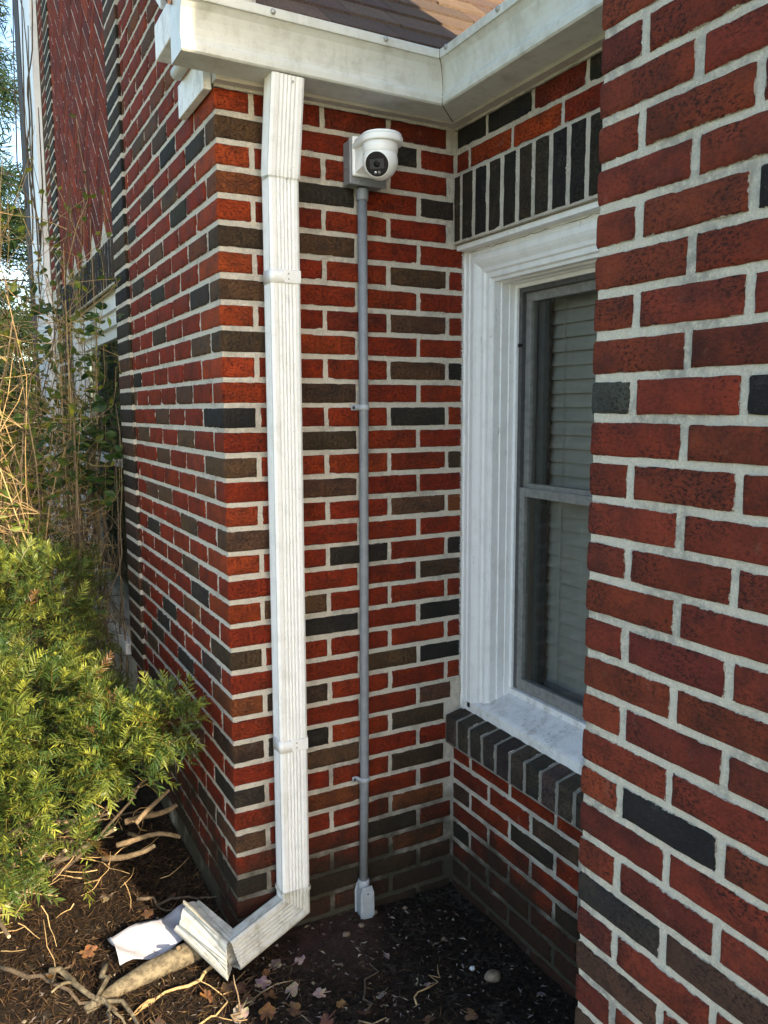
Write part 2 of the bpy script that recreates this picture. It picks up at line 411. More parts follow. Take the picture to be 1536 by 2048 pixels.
# ---- side wall that runs away on the left, shares the corner bricks
sw = thing('brick_wall', (0, .6, -.2), 'long side wall of the house running away to the left, red brick with dark headers', 'brick wall')
AY0, AY1, QY1, PY1, Q2 = 1.165, 1.165, 1.415, 3.10, 3.36
def corner(z, row, col):
    even = row % 2 == 0
    LA, LB = (.1955, .094) if even else (.094, .1955)
    me = brick_mesh('corner_even' if even else 'corner_odd', [(0, LA), (0, 0), (LB, 0)], BH, 'brick', 8)
    place('brick', me, (0, 0, z), sw, 0, jit(PAL[col], .08)); return LA, LB
ROWA = {0: (0, 7, 0, 0, 0), 1: (6, 0, 0, 5, 0), 2: (0, 4, 0, 0, 6), 3: (0, 6, 0, 0, 0), 4: (0, 0, 4, 0, 0), 5: (8, 0, 0, 0, 6), 6: (0, 0, 6, 0, 0), 7: (6, 0, 0, 0, 0), 8: (0, 0, 5, 0, 0), 9: (4, 0, 0, 0, 0), 10: (0, 0, 0, 0, 7),
        11: (0, 4, 0, 0, 0), 12: (0, 0, 4, 0, 0), 13: (0, 4, 0, 0, 4), 14: (9, 0, 4, 0, 0), 15: (8, 0, 0, 0, 0), 16: (0, 0, 4, 4, 0), 17: (0, 4, 0, 0, 0), 18: (0, 0, 0, 6, 0), 19: (0, 4, 0, 0, 0), 20: (6, 0, 0, 0, 0), 21: (0, 8, 0, 0, 0),
        22: (0, 0, 6, 0, 5), 23: (5, 0, 0, 6, 0), 24: (0, 6, 0, 5, 0), 25: (0, 0, 0, 0, 4)}
for r in range(-10, 37):
    z = zc(r) + .0052
    cols = ROWB.get(r, (0, 0, 0, 0)); rnd = random.Random(r*7)
    if r >= -1:
        LA, LB = corner(z, r, cols[0])
        x = LB + .0104; i = 1
        while x < W - .012:
            xe = W if r < 5 or r > 24 else W + .05
            if r in (25,): xe = W
            L = min(BL, xe - x - .002)
            if L < .02: break
            c = cols[i] if i < len(cols) else 0
            if L > BL - .004: me = brick_mesh('stretcher', [(0, 0), (BL, 0)], BH, 'brick', 14)
            else: me = brick_mesh('cut%d' % round(L*500), [(0, 0), (L, 0)], BH, 'brick', 4)
            place('brick', me, (x, -random.uniform(0, .0012), z), rw, 0, jit(PAL[c])); x += L + .0104; i += 1
        y = LA + .0104
    else: y = (.094 if r % 2 else .1955) + .0104
    i = 0
    while True:                                     # courses on the side wall
        yend = AY0 if zc(r) > .42 else 1.36
        if yend - y < .02 or r > 33: break
        L = min(BL, yend - y - .004)
        c = ROWA[r][i] if r in ROWA and i < 5 else rnd.choice((0, 0, 0, 1, 0, 9, 3, 0, 4, 0, 9, 0, 5, 8, 0, 0))
        if L > BL - .004: me = brick_mesh('stretcher', [(0, 0), (BL, 0)], BH, 'brick', 14)
        else: me = brick_mesh('cut%d' % round(L*500), [(0, 0), (L, 0)], BH, 'brick', 4)
        if r >= -1 or y > (zc(r)-2.42)*1.0: place('brick', me, (-random.uniform(0, .0012), y+L, z), sw, RZ, jit(PAL[c]))
        y += L + .0104; i += 1
def aslab(y0, y1, z0, z1, x=.0042, am=.0011): return join(wall_grid(y0, y1, z0, z1, lambda u, zz, d: (x-d, u, zz), .012, am, 9), box(x+.016, .12, y0, y1, z0, z1))
part('mortar', join(aslab(.004, QY1, -.25, 3.4), aslab(QY1, 3.2, -.25, .52), aslab(QY1, 4.6, 2.0, 5), aslab(3.2, 4.6, -.25, 2.0)), 'mortar', sw, True)
# dark quoin stacks, proud of the wall
for q0, q1, top, face in ((AY0+.004, QY1, 3.25, -.011), (PY1, Q2, 3.95, -.012)):
    for r in range(-34, 28):
        z = zc(r) + .0052
        if z > top: continue
        L = q1-q0-.002
        c = random.choice('dkdBdkdb') if r < 17 else random.choice('BbBbdB')
        place('quoin_brick', brick_mesh('quoinq%d' % round(L*1000), [(0, 0), (L, 0), (L, .018)], BH, 'brick', 6), (face, q0+L, z), sw, RZ, jit(CC[c], .2))
    zt = min(top, 5)
    part('quoin_mortar', join(box(face+.0035, .004, q0+.002, q1-.004, zc(27), zt)), 'mortar', sw)
# flat arch of soldiers over its window
y = QY1 + .004
while y < 3.14:
    me = brick_mesh('soldier', [(0, 0), (.0555, 0)], .190, 'brick', 8)
    place('arch_brick', me, (-.010, y+.0555, 2.005), sw, RZ, jit(CC[random.choice('dkdBkd')], .2)); y += .0672
part('arch_mortar', box(-.0065, .003, QY1, 3.10, 2.002, 2.198), 'mortar', sw)
# herringbone panel above the arch
pan = thing('herringbone_panel', (0, 2.2, 2.2), 'tall herringbone panel of thin red bricks between two dark brick quoins', 'brick panel')
part('mortar', box(-.001, .003, QY1-.01, PY1+.01, 2.2, 4.9), 'mortar', pan)
w_, l_ = .071, .213
def herr(ang, nvar=6):
    out = []
    for s in range(nvar):
        v, f, e = sheet([(0, 0), (l_-.0065, 0)], w_-.0065, 300+s*7+int(ang), .012, .6)
        c, sn = math.cos(R(ang)), math.sin(R(ang)); vv = []
        for q in v:
            a, b = q[0]-(l_-.0065)/2, q[2]-(w_-.0065)/2
            vv.append((a*c-b*sn, q[1], a*sn+b*c))
        out.append(mesh('brick', vv, f, 'brick', True, [max(0, x) + .001 for x in e]))
    return out
HM = (herr(45), herr(135)); cnt = 0
for a in range(-40, 41):
    for b in range(-12, 13):
        for t in (0, 1):
            cx, cz = (a*w_ + l_/2, a*w_ + w_/2 + b*2*l_) if t == 0 else (a*w_ + w_/2, (a+1)*w_ + l_/2 + b*2*l_)
            u = (cx - cz)*.70711 + 2.26; zz = (cx + cz)*.70711 + 3.3
            if QY1-.02 < u < PY1+.01 and 2.235 < zz < 4.55 and cnt < 300:
                if zz < 2.27 and t: pass
                place('brick', random.choice(HM[t]), (-.004-random.uniform(0, .002), u, zz), pan, RZ, jit(random.choice([CC['r'], CC['p'], CC['m'], CC['R']]), .12)); cnt += 1

# ---- window wall on the right of the recess
ww = thing('brick_wall', (W, -.5, -.2), 'shadowed brick wall around the white window with dark soldier bricks above', 'brick wall')
def cslab(y0, y1, z0, z1): return join(wall_grid(y0, y1, z0, z1, lambda u, zz, d: (W+.0042-d, u, zz), .009, .0012, 21), box(W+.02, W+.12, y0, y1, z0, z1))
part('mortar', join(cslab(-1.1, 0, -.25, .47), cslab(-1.1, 0, 1.966, 2.46), cslab(-1.1, -.96, .47, 1.966)), 'mortar', ww, True)
ROWC = {-1: 'drrdr', 0: 'kkmdr', 1: 'rRRrr', 27: 'mrrr', 28: 'rrrrr', 29: 'mrBrr', 30: 'Brdrr', 31: 'mrrrr', 32: 'dmrBr', 33: 'mmrrr', 34: 'bmmrr', 35: 'mmrrr', 36: 'rrrrr'}
for r in list(range(-2, 2)) + list(range(27, 37)):
    z = zc(r) + .0052; y = -.006; i = 0; cols = ROWC.get(r, 'rrrrrr')
    first = (.094 if r % 2 == 0 else .1935) if r > 3 else (.145 if r % 2 == 0 else .06)
    while y > -1.07:
        L = first if i == 0 else BL
        me = brick_mesh('stretcher' if L == BL else 'cut%d' % round(L*500), [(0, 0), (L, 0)], BH, 'brick', 14 if L == BL else 4)
        place('brick', me, (W-random.uniform(0, .0012), y, z), ww, RZ, jit(CC[cols[i] if i < len(cols) else 'r'])); y -= L+.0104; i += 1
y = -.008; cols = 'kkBdBbBBkdBdBd'; i = 0
while y > -.98:                                     # soldier course
    Lw = .034 if i == 0 else .0585
    me = brick_mesh('soldier' if i else 'soldier_half', [(0, 0), (Lw, 0)], .190, 'brick', 8)
    place('brick', me, (W-.012, y, zc(4)+.008), ww, RZ, jit(random.choice([(.026, .022, .017), (.034, .026, .018), (.045, .031, .020), (.022, .020, .018)]), .12)); y -= Lw+.0088; i += 1
part('soldier_mortar', box(W-.0085, W+.004, -.98, -.004, zc(4)+.004, zc(1)-.004), 'mortar', ww)
# rowlock sill bricks with sloping tops
y = -.006
rl = lambda px, py, hh: (px, -hh, py)
i = 0
while y > -.98:
    me = brick_mesh('rowlock', [(.115, .026), (0, 0), (0, -.092)], .0600, 'brick', 8, 1., rl)
    place('brick', me, (W-.030, y, .499), ww, 0, jit(random.choice([(.066, .050, .036), (.08, .06, .043), (.055, .045, .036)]), .2)); y -= .0684; i += 1
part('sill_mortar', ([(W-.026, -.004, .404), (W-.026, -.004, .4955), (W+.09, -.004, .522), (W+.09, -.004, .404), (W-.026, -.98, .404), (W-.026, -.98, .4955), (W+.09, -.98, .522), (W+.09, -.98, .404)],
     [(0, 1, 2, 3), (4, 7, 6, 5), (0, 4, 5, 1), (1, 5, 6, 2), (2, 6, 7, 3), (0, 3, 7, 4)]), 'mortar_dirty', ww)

# ---- chimney breast nearest to the camera
ch = thing('brick_chimney', (XD, -1.5, -.2), 'nearest brick chimney breast at the right with wide grey mortar joints', 'chimney')
part('mortar', join(wall_grid(YD2+.004, YD-.005, -.2, 3.0, lambda u, z, d: (XD+.0045-d, u, z), .007, .0021, 40), box(XD+.02, W+.06, YD2+.004, YD-.005, -.2, 7.0), box(XD+.0045, XD+.03, YD2+.004, YD-.005, 3.0, 7.0), box(W, 1.12, YD2+.004, YD-.005, 2.3, 7.0)), 'mortar_grey', ch, True)  # wider upper block is unseen, added to shade more of the roof
ROWD = {3: 'rrr', 5: 'rrk', 9: 'grk', 19: 'Rkr', 22: 'Bbr', 24: 'brr', 26: 'brr', 20: 'mrr', 14: 'rrr'}
DM = dict(r=(.275, .049, .023), R=(.33, .066, .026), m=(.205, .038, .022), k=(.026, .026, .025), g=(0.0965, 0.09397, 0.08379), B=(0.05588, 0.04442, 0.03806), b=(0.1312, 0.06884, 0.04211))
for r in range(-13, 34):
    z = D0 - r*H1 + .0055; odd = r % 2
    LF, LR = (.087, .19) if odd else (.191, .09)
    me = brick_mesh('chimney_odd' if odd else 'chimney_even', [(XD-XD+LR, 0), (0, 0), (0, -LF)], BH+.0002, 'brick_rough', 8)
    cols = ROWD.get(r, '')
    place('brick', me, (XD, YD, z), ch, 0, jit(DM[cols[0] if cols else random.choice('rrRrmr')], .1)); y = YD-LF-.0125; i = 1
    while y > YD2+.05:
        L = min(.192, y-YD2)
        me = brick_mesh('chimney_s' if L > .191 else 'chcut%d' % round(L*500), [(0, 0), (L, 0)], BH+.0002, 'brick_rough', 14 if L > .191 else 4)
        place('brick', me, (XD-random.uniform(0, .002), y, z), ch, RZ, jit(DM[cols[i] if i < len(cols) else random.choice('rrrrrRrmrr')], .1)); y -= L+.0119; i += 1

# ------------------------------------------------------------------ window in the recess
def frame_run(prof, y0, y1, z0, z1, sides='LTR'):
    """moulding profile (inset, depth x) swept round the opening with mitres; y0 is the left side (greater y)"""
    gs = []
    def pt(side, d, x, end):
        if side == 'L': return (x, y0-d, z0 if end == 0 else z1-d)
        if side == 'R': return (x, y1+d, z0 if end == 0 else z1-d)
        return (x, (y0-d) if end == 0 else (y1+d), z1-d)
    for s in sides:
        V, F = [], []
        for d, x in prof: V += [pt(s, d, x, 0), pt(s, d, x, 1)]
        F = [(2*i, 2*i+1, 2*i+3, 2*i+2) for i in range(len(prof)-1)]; gs.append((V, F))
    return gs
win = thing('window', (.8, -.48, .5), 'white framed double hung window with closed grey blinds in the shaded recess', 'window')
WY0, WY1, WZ0, WZ1 = -.004, -.955, .525, 1.962
prof = [(-.006, .80), (-.006, .771), (.020, .771), (.024, .7745), (.030, .7745), (.034, .768), (.050, .768), (.060, .7725), (.072, .780), (.082, .782), (.086, .788), (.100, .789), (.104, .797), (.112, .799), (.112, .823), (.116, .825), (.116, .850), (.119, .852), (.119, .935)]
for g in frame_run(prof, WY0, WY1, WZ0, WZ1): part('casing', g, 'white', win)
part('casing', box(W+.004, .80, WY1, WY0-.0005, WZ1-.012, WZ1+.002), 'white', win)['label'] = 'cracked head board under the soldier bricks'
part('crack', tube([(.7705, -.03-k*.022, 1.944+.006*noise.noise((k*.9, 0, 0))) for k in range(42)], [max(.0003, .0016*(.4+noise.noise((k*.6, 3, 0)))) for k in range(42)], 5), 'darkwood', win)
# lighter vinyl stop inside casing
iy0, iy1, iz0, iz1 = WY0-.119, WY1+.119, .585, WZ1-.119
for g in frame_run([(0, .870), (.011, .870), (.011, .902)], iy0, iy1, iz0, iz1): part('stop', g, 'vinyl', win)
sv = [(.768, .512), (.768, .541), (.778, .547), (.868, .580), (.868, .598), (.935, .602), (.935, .50)]
n_ = len(sv)
V = [(x, WY0-.004, z) for x, z in sv] + [(x, WY1+.004, z) for x, z in sv]
part('sill', (V, [tuple(range(n_)), tuple(range(n_, 2*n_))[::-1]] + [(i, n_+i, n_+(i+1) % n_, (i+1) % n_) for i in range(n_)]), 'white_flake', win)
part('caulk', tube([(.772, -.002+.004*math.sin(k*2.3)*.3, .50+k*.0365) for k in range(41)], [.0055+.003*noise.noise((k*.9, 0, 0)) for k in range(41)], 6), 'white', win, True)
sa, sb = iy0-.011, iy1+.011; st, sz = iz1-.011, .600
part('storm_frame', join(box(.878, .915, sa-.016, sa, sz, st), box(.878, .915, sb, sb+.016, sz, st), box(.878, .915, sb+.016, sa-.016, st-.014, st)), 'stormdark', win)
def sash(z0, z1, x, nm):
    f0 = sa-.0165; f1 = sb+.0165
    s = part('sash', join(box(x, x+.022, f0-.024, f0, z0, z1), box(x, x+.022, f1, f1+.024, z0, z1), box(x+.0005, x+.022, f1+.024, f0-.024, z1-.026, z1), box(x+.0005, x+.022, f1+.024, f0-.024, z0, z0+.036)), 'stormframe', win)
    part('pane', ([(x+.011, f0-.02, z0+.03), (x+.011, f1+.02, z0+.03), (x+.011, f1+.02, z1-.02), (x+.011, f0-.02, z1-.02)], [(0, 1, 2, 3)]), 'glass', s)
    return s
sash(1.215, st-.0145, .892, 'u'); sash(sz+.002, 1.238, .878, 'l')
part('inner_sash', join(box(.925, .95, sa-.062, sa-.03, sz, st), box(.925, .95, sb+.03, sb+.062, sz, st)), 'stormdark', win)
part('sash_latch', join(box(.872, .878, sa-.012, sa-.004, 1.66, 1.67), box(.870, .8775, sa-.02, sa-.008, 1.662, 1.668)), 'lens', win)
bl = tag(part('blind_cord', join(*[tube([(.962, sa-.11-k*.24, 1.8), (.961, sa-.112-k*.24, 1.2), (.962, sa-.11-k*.24, .62)], .0011, 5) for k in range(3)]), 'blind', win), None)
z = 1.79
while z > .64:
    o = part('blind_slat', ([(.966, iy0-.055, z-.024), (.978, iy0-.055, z+.022), (.966, iy1+.055, z-.024), (.978, iy1+.055, z+.022), (.9685, iy0-.055, z-.024), (.9805, iy0-.055, z+.022), (.9685, iy1+.055, z-.024), (.9805, iy1+.055, z+.022)], [(0, 1, 3, 2), (4, 6, 7, 5), (0, 2, 6, 4), (1, 5, 7, 3), (0, 4, 5, 1), (2, 3, 7, 6)]), 'blind', win)
    z -= .0408
part('blind_rail', box(.955, .985, iy1+.055, iy0-.055, .605, .622), 'blind', win)

# ---- far window on the side wall
fw = thing('window', (.05, 2.3, .5), 'white side window half hidden behind bare twigs and climbing vine', 'window')
fy0, fy1, fz0, fz1 = QY1+.002, 3.098, .47, 2.0
def aframe(x0, x1, i0, i1): return join(box(x0, x1, fy0+i0, fy0+i1, fz0, fz1-i0), box(x0, x1, fy1-i1, fy1-i0, fz0, fz1-i0), box(x0, x1, fy0+i1, fy1-i1, fz1-i1, fz1-i0))
part('casing', aframe(.036, .09, 0, .07), 'white', fw); part('casing', aframe(.052, .10, .0705, .13), 'white', fw)
part('sash', aframe(.075, .10, .1305, .18), 'white', fw); part('meeting_rail', box(.08, .10, fy0+.18, fy1-.18, 1.20, 1.25), 'white', fw)
part('pane', box(.09, .093, fy0+.18, fy1-.18, fz0, fz1-.18), 'glass', fw); part('blind', box(.13, .135, fy0+.1, fy1-.1, fz0, fz1), 'darkwood', fw)  # this blind is a plain dark sheet standing in for the unlit interior
part('sill', box(-.03, .10, fy0-.03+.034, fy1-.004, .42, .469), 'white_flake', fw)

# ------------------------------------------------------------------ gutter with mitre, fascia, roof
gt = thing('gutter', (.2, -.1, 2.31), 'weathered white eaves gutter turning the inside corner above the camera', 'gutter')
GP = [(.034, 2.455), (.034, 2.309), (.126, 2.309), (.1305, 2.313), (.1315, 2.327), (.1295, 2.334), (.1255, 2.340), (.1245, 2.350), (.1265, 2.366), (.131, 2.384), (.138, 2.402), (.146, 2.412), (.150, 2.4165), (.1545, 2.4165), (.1555, 2.419), (.1555, 2.4375), (.153, 2.440), (.144, 2.4395), (.141, 2.434), (.136, 2.405), (.124, 2.37), (.122, 2.318), (.038, 2.318), (.038, 2.455)]
def run(prof, s0, s1, side):
    V, F = [], []
    for d, z in prof:
        if side == 'B': V += [(s0, -d, z+.012*(-s0+.3)*.6), (W-d, -d, z-.012*.2)]
        else: V += [(W-d, -d, z-.012*.2), (W-d, s1, z+.004)]
    F = [(2*i, 2*i+1, 2*i+3, 2*i+2) for i in range(len(prof)-1)] + [(2*len(prof)-2, 2*len(prof)-1, 1, 0)]
    return V, F
part('trough', run(GP, -.112, 0, 'B'), 'alu', gt); part('trough', run(GP, 0, -1.05, 'C'), 'alu', gt)
capv = [(-.1135, -d, z+.0033) for d, z in GP[:18]] + [(-.1125, -d, z+.0033) for d, z in GP[:18]]
part('end_cap', (capv, [tuple(range(18)), tuple(range(18, 36))[::-1]] + [(i, i+1, 19+i, 18+i) for i in range(17)]), 'alu', gt)
sm = []
for i in range(2, 16):
    (d0, z0) = GP[i]; (d1, z1) = GP[i+1]
    sm.append(([(W-d0-.012, -d0-.0012, z0-.0024), (W-d0, -d0-.0016, z0-.0024), (W-d1, -d1-.0016, z1-.0024), (W-d1-.012, -d1-.0012, z1-.0024), (W-d0-.0012, -d0-.012, z0-.0024), (W-d1-.0012, -d1-.012, z1-.0024)], [(0, 1, 2, 3), (1, 4, 5, 2)]))
part('mitre_strip', join(*sm), 'alu', gt)
part('mitre_seam', tube([(W-d, -d-.001, z-.0024) for d, z in GP[1:17]], .0016, 5), 'bark_dark', gt)
for s, side in ((.105, 'B'), (.415, 'B'), (-.42, 'C'), (-.80, 'C'), (-.19, 'C')):
    c = (s, -.1557, 2.430) if side == 'B' else (W-.1557, s, 2.430)
    part('screw', lathe([(.0068, 0), (.0068, .003), (.0045, .0055), (.003, .0058)], c, (0, -1, 0) if side == 'B' else (-1, 0, 0), 10), 'screw', gt)
fa = thing('fascia_board', (.3, -.02, 2.3), 'dull white fascia board between gutter and top brick course', 'fascia')
part('board', join(box(-.004, W-.0335, -.0335, .0, 2.3, 2.46)), 'alu_under', fa)
part('board', join(box(W-.0335, W-.0005, -1.05, -.002, 2.3, 2.46)), 'alu_under', fa)
part('caulk', join(tube([(x*.02, -.003+.002*noise.noise((x*.7, 1, 0)), 2.298+.003*noise.noise((x*.8, 0, 0))) for x in range(0, 37)], .006, 5), tube([(W-.002, -x*.03, 2.2985+.003*noise.noise((x*.8, 0, 5))) for x in range(0, 35)], .005, 5)), 'mortar_grey', fa)
# cornice return wrapping the corner on the side wall
cr = thing('cornice_return', (-.05, .15, 2.3), 'peeling white cornice return at the eaves corner behind the gutter end', 'cornice')
bev('frieze_board', -.026, -.004, .002, .25, 2.285, 2.372, 'white_flake', cr, .002)
part('bed_mould', tube([(-.04, -.03, 2.385), (-.04, .20, 2.385)], .018, 10), 'alu_under', cr, True)
bev('return_fascia', -.108, -.058, -.03, .15, 2.386, 2.475, 'white_flake', cr, .003)
part('return_soffit', box(-.058, -.003, -.03, .15, 2.40, 2.475), 'alu_under', cr)
rk = thing('rake_board', (-.08, 1, 3), 'white sloping rake board rising from the gutter end along the gable', 'rake board')
def slope(x0, x1, y0, y1, z0, th, s=.84): return [(x0, y0, z0), (x1, y0, z0), (x1, y0, z0+th), (x0, y0, z0+th), (x0, y1, z0+(y1-y0)*s), (x1, y1, z0+(y1-y0)*s), (x1, y1, z0+th+(y1-y0)*s), (x0, y1, z0+th+(y1-y0)*s)], [(0, 1, 2, 3), (4, 7, 6, 5), (0, 4, 5, 1), (1, 5, 6, 2), (2, 6, 7, 3), (3, 7, 4, 0)]
part('board', slope(-.112, -.088, .06, 3.2, 2.478, .12), 'white_flake', rk)
part('soffit', slope(-.087, -.002, .06, 3.2, 2.50, .02), 'alu_under', rk)
rf = thing('roof', (.4, .4, 2.46), 'brown asphalt shingle roof slopes meeting in a valley above the gutter', 'roof')
TS = .84
deck = join(([(-.1, -.04, 2.448), (W-.04, -.04, 2.448), (W+1.96, 1.96, 2.448+2*TS), (-.1, 1.96, 2.448+2*TS)], [(0, 1, 2, 3)]), ([(W-.04, -.04, 2.448), (W-.04, -2.4, 2.448), (W+1.96, -2.4, 2.448+2*TS), (W+1.96, 1.96, 2.448+2*TS)], [(0, 1, 2, 3)]))
part('deck', deck, 'darkwood', rf)
def clip(poly, f):
    out = []
    for i in range(len(poly)):
        a, b = poly[i], poly[(i+1) % len(poly)]; fa_, fb = f(a), f(b)
        if fa_ >= 0: out.append(a)
        if fa_*fb < 0: t = fa_/(fa_-fb); out.append((a[0]+(b[0]-a[0])*t, a[1]+(b[1]-a[1])*t))
    return out
EX = .108
for side in 'BC':
    for k in range(8):
        u = -.13 if side == 'B' else -1.5; u += random.uniform(-.15, 0)
        while u < (1.9 if side == 'B' else 1.6):
            wd_ = random.choice((.13, .17, .22, .30)); d0, d1 = -.062+k*EX, -.062+(k+1.35)*EX
            dj = random.choice((0, 0, .006))
            rect = [(u+.0015, d0-dj), (u+wd_-.0015, d0-dj), (u+wd_-.0015, d1), (u+.0015, d1)]
            if side == 'B': poly = clip(rect, lambda q: W+q[1]-q[0]-.002); poly = clip(poly, lambda q: q[0]+.125); f3 = lambda q, h_: (q[0], q[1], 2.455+(q[1]+.04)*TS+h_)
            else: poly = clip(rect, lambda q: q[1]-q[0]-.002); f3 = lambda q, h_: (W+q[1], q[0], 2.455+(q[1]+.04)*TS+h_)
            u += wd_
            if len(poly) < 3: continue
            n_ = len(poly); hh = [.015 - .012*min(1, (q[1]-d0)/(d1-d0)) + k*.0002 for q in poly]
            V = [f3(q, 0) for q in poly] + [f3(q, hh[i]) for i, q in enumerate(poly)]
            o = part('shingle', (V, [tuple(range(n_)), tuple(range(n_, 2*n_))] + [(i, (i+1) % n_, n_+(i+1) % n_, n_+i) for i in range(n_)]), 'shingle', rf)
            kk = random.uniform(.55, 1.05); o.color = (kk, kk*random.uniform(.92, 1.04), kk*random.uniform(.88, 1.05), 1)

# ------------------------------------------------------------------ downspout and elbows
def spout_profile(w, d, flute=.0022):
    pts = []
    r = .008
    def side(ax, ay, bx, by, nx, ny, L, nf):
        steps = nf*6
        a0 = .5-.30
        for i in range(4): pass
        for i in range(steps+1):
            t = i/steps; s = .08 + .84*t; q = 0
            if .2 < s < .8: q = -flute*(.5-.5*math.cos((s-.2)/.6*2*math.pi*nf))
            pts.append((ax+(bx-ax)*s+nx*q, ay+(by-ay)*s+ny*q))
    side(-w/2, -d/2, w/2, -d/2, 0, -1, w, 5); side(w/2, -d/2, w/2, d/2, 1, 0, d, 3)
    side(w/2, d/2, -w/2, d/2, 0, 1, w, 5); side(-w/2, d/2, -w/2, -d/2, -1, 0, d, 3)
    return pts
def sweep(prof, pts, n0=None, close=False, endfn=None, sub=1):
    pts = [Vector(p) for p in pts]; d = [(pts[i+1]-pts[i]).normalized() for i in range(len(pts)-1)]
    ring = [Vector((pts[0].x+a, pts[0].y+b, pts[0].z)) for a, b in prof]; rings = []
    nn0 = n0 or d[0]
    ring = [p + d[0]*(-(p-pts[0]).dot(nn0)/d[0].dot(nn0)) for p in ring]; rings.append(ring)
    for i in range(len(d)):
        nrm_ = (d[i]+d[i+1]).normalized() if i+1 < len(d) else d[i]
        ring = [p + d[i]*((pts[i+1]-p).dot(nrm_)/d[i].dot(nrm_)) for p in ring]; rings.append(ring)
    if endfn: rings[-1] = [endfn(p, i) for i, p in enumerate(rings[-1])]
    V = [tuple(p) for r_ in rings for p in r_]; m = len(prof)
    return V, [(k*m+i, k*m+(i+1) % m, (k+1)*m+(i+1) % m, (k+1)*m+i) for k in range(len(rings)-1) for i in range(m)]
ds = thing('downspout', (.15, -.06, -.05), 'white fluted metal downspout beside the brick corner', 'downspout')
part('upper_tube', sweep(spout_profile(.088, .064), [(.157, -.092, 2.312), (.1535, -.0585, 2.075)]), 'spout', ds)
part('tube', sweep(spout_profile(.082, .060), [(.1535, -.0575, 2.082), (.150, -.0575, .07)]), 'spout', ds)
part('crimp', sweep(spout_profile(.0885, .0665, .0030), [(.150, -.0575, .106), (.150, -.0575, .094)]), 'spout_old', ds)
part('crimp', sweep(spout_profile(.0835, .0615, .0012), [(.1535, -.0585, 2.078), (.1535, -.0583, 2.068)]), 'spout_old', ds)
for z, ww_ in ((1.822, .0), (.54, .0)):
    x = .150+.0035*(z/2.08)
    c = None
    rr = .009; pl = []
    for (cx, cy, a0) in ((x-.0422+rr, -.0888+rr, 180), (x+.0422-rr, -.0888+rr, 270)):
        for k in range(5): a = R(a0+k*22.5); pl.append((cx+rr*math.cos(a), cy+rr*math.sin(a)))
    pl = [(x-.0422, -.034)] + pl + [(x+.0422, -.034)]
    V = [(a, b, z-.017) for a, b in pl] + [(a, b, z+.017) for a, b in pl]; m_ = len(pl)
    stp = part('strap', (V, [(i, i+1, m_+i+1, m_+i) for i in range(m_-1)]), 'spout', ds, True)
    so = stp.modifiers.new('s', 'SOLIDIFY'); so.thickness = .0008; so.offset = 1
    part('strap_end', box(x-.006, x+.0405, -.0905, -.0893, z-.0158, z+.0158), 'spout', stp)
    for dz in (-.0068, .0068): part('rivet', lathe([(.0026, 0), (.0022, .0012), (.001, .0016)], (x+.006, -.0906, z+dz), (0, -1, 0), 8), 'screw', stp)
for (x, y, z) in ((.166, -.1245, 2.292), (.158, -.0905, 2.066)): part('screw', lathe([(.0032, 0), (.003, .0015), (.001, .002)], (x, y, z), (0, -1, 0), 8), 'screw', ds)
rn = random.Random(5)
eb = part('elbow', sweep(spout_profile(.082, .0635, .0036), [(.150, -.0575, .098), (.150, -.0575, .045), (-.064, -.130, .006)]), 'spout_old', ds)
eb['label'] = 'dirty lower elbow bent round the brick corner'
def torn(p, i):
    return p + Vector((0.012*math.sin(i*.37), .022*math.sin(i*.21+1)+rn.uniform(-.004, .004), .010*math.sin(i*.33)))
e2 = part('elbow', sweep(spout_profile(.082, .0635, .0036), [(.150, -.0575, .098), (.150, -.0575, .045), (-.064, -.130, .006), (-.118, .06, .022)], None, False, torn), 'spout_old', ds)
me = e2.data                                                       # keep only the last leg of the second elbow
import bmesh
bm = bmesh.new(); bm.from_mesh(me); mp = len(spout_profile(.0855, .0635)); bm.verts.ensure_lookup_table()
bmesh.ops.delete(bm, geom=[v for v in bm.verts if v.index < 2*mp], context='VERTS'); bm.to_mesh(me); bm.free()
e2['label'] = 'crushed open end of the lower elbow'
so = e2.modifiers.new('s', 'SOLIDIFY'); so.thickness = .0015; so.offset = -1

# ------------------------------------------------------------------ conduit, box, camera
CX, CY = .410, -.0175
cn = thing('conduit', (CX, CY, -.1), 'grey plastic pipe running up the wall to the camera box', 'conduit')
part('pipe', tube([(CX+.000, CY-.006, 2.09), (CX+.003, CY, 1.48), (CX-.004, CY, .35), (CX-.010, CY, .02)], .0134, 20), 'pvc', cn, True)
part('coupling', lathe([(.0165, 0), (.0172, .003), (.0172, .028), (.0165, .031)], (CX, CY-.006, 2.055), (0, 0, 1), 24), 'pvc', cn, True)
for z, x in ((1.482, CX+.003), (.352, CX-.004)):
    pl = [(x-.034, -.0035), (x-.0185, -.0035)] + [(x+.0152*math.cos(R(a)), CY+.0152*math.sin(R(a))) for a in range(180, 361, 20)] + [(x+.0185, -.0035), (x+.022, -.0035)]
    V = [(a, b, z-.008) for a, b in pl] + [(a, b, z+.008) for a, b in pl]; m_ = len(pl)
    s_ = part('pipe_strap', (V, [(i, i+1, m_+i+1, m_+i) for i in range(m_-1)]), 'pvc_light', cn, True)
    q = s_.modifiers.new('s', 'SOLIDIFY'); q.thickness = .0022; q.offset = 0
    part('strap_screw', lathe([(.0048, 0), (.0045, .002), (.002, .003)], (x-.027, -.0052, z), (0, -1, 0), 10), 'ring', s_)
lx = CX-.010
lb = thing('conduit_elbow', (lx, -.03, -.12), 'light grey conduit access elbow with an oval cover at the pipe foot', 'conduit fitting')
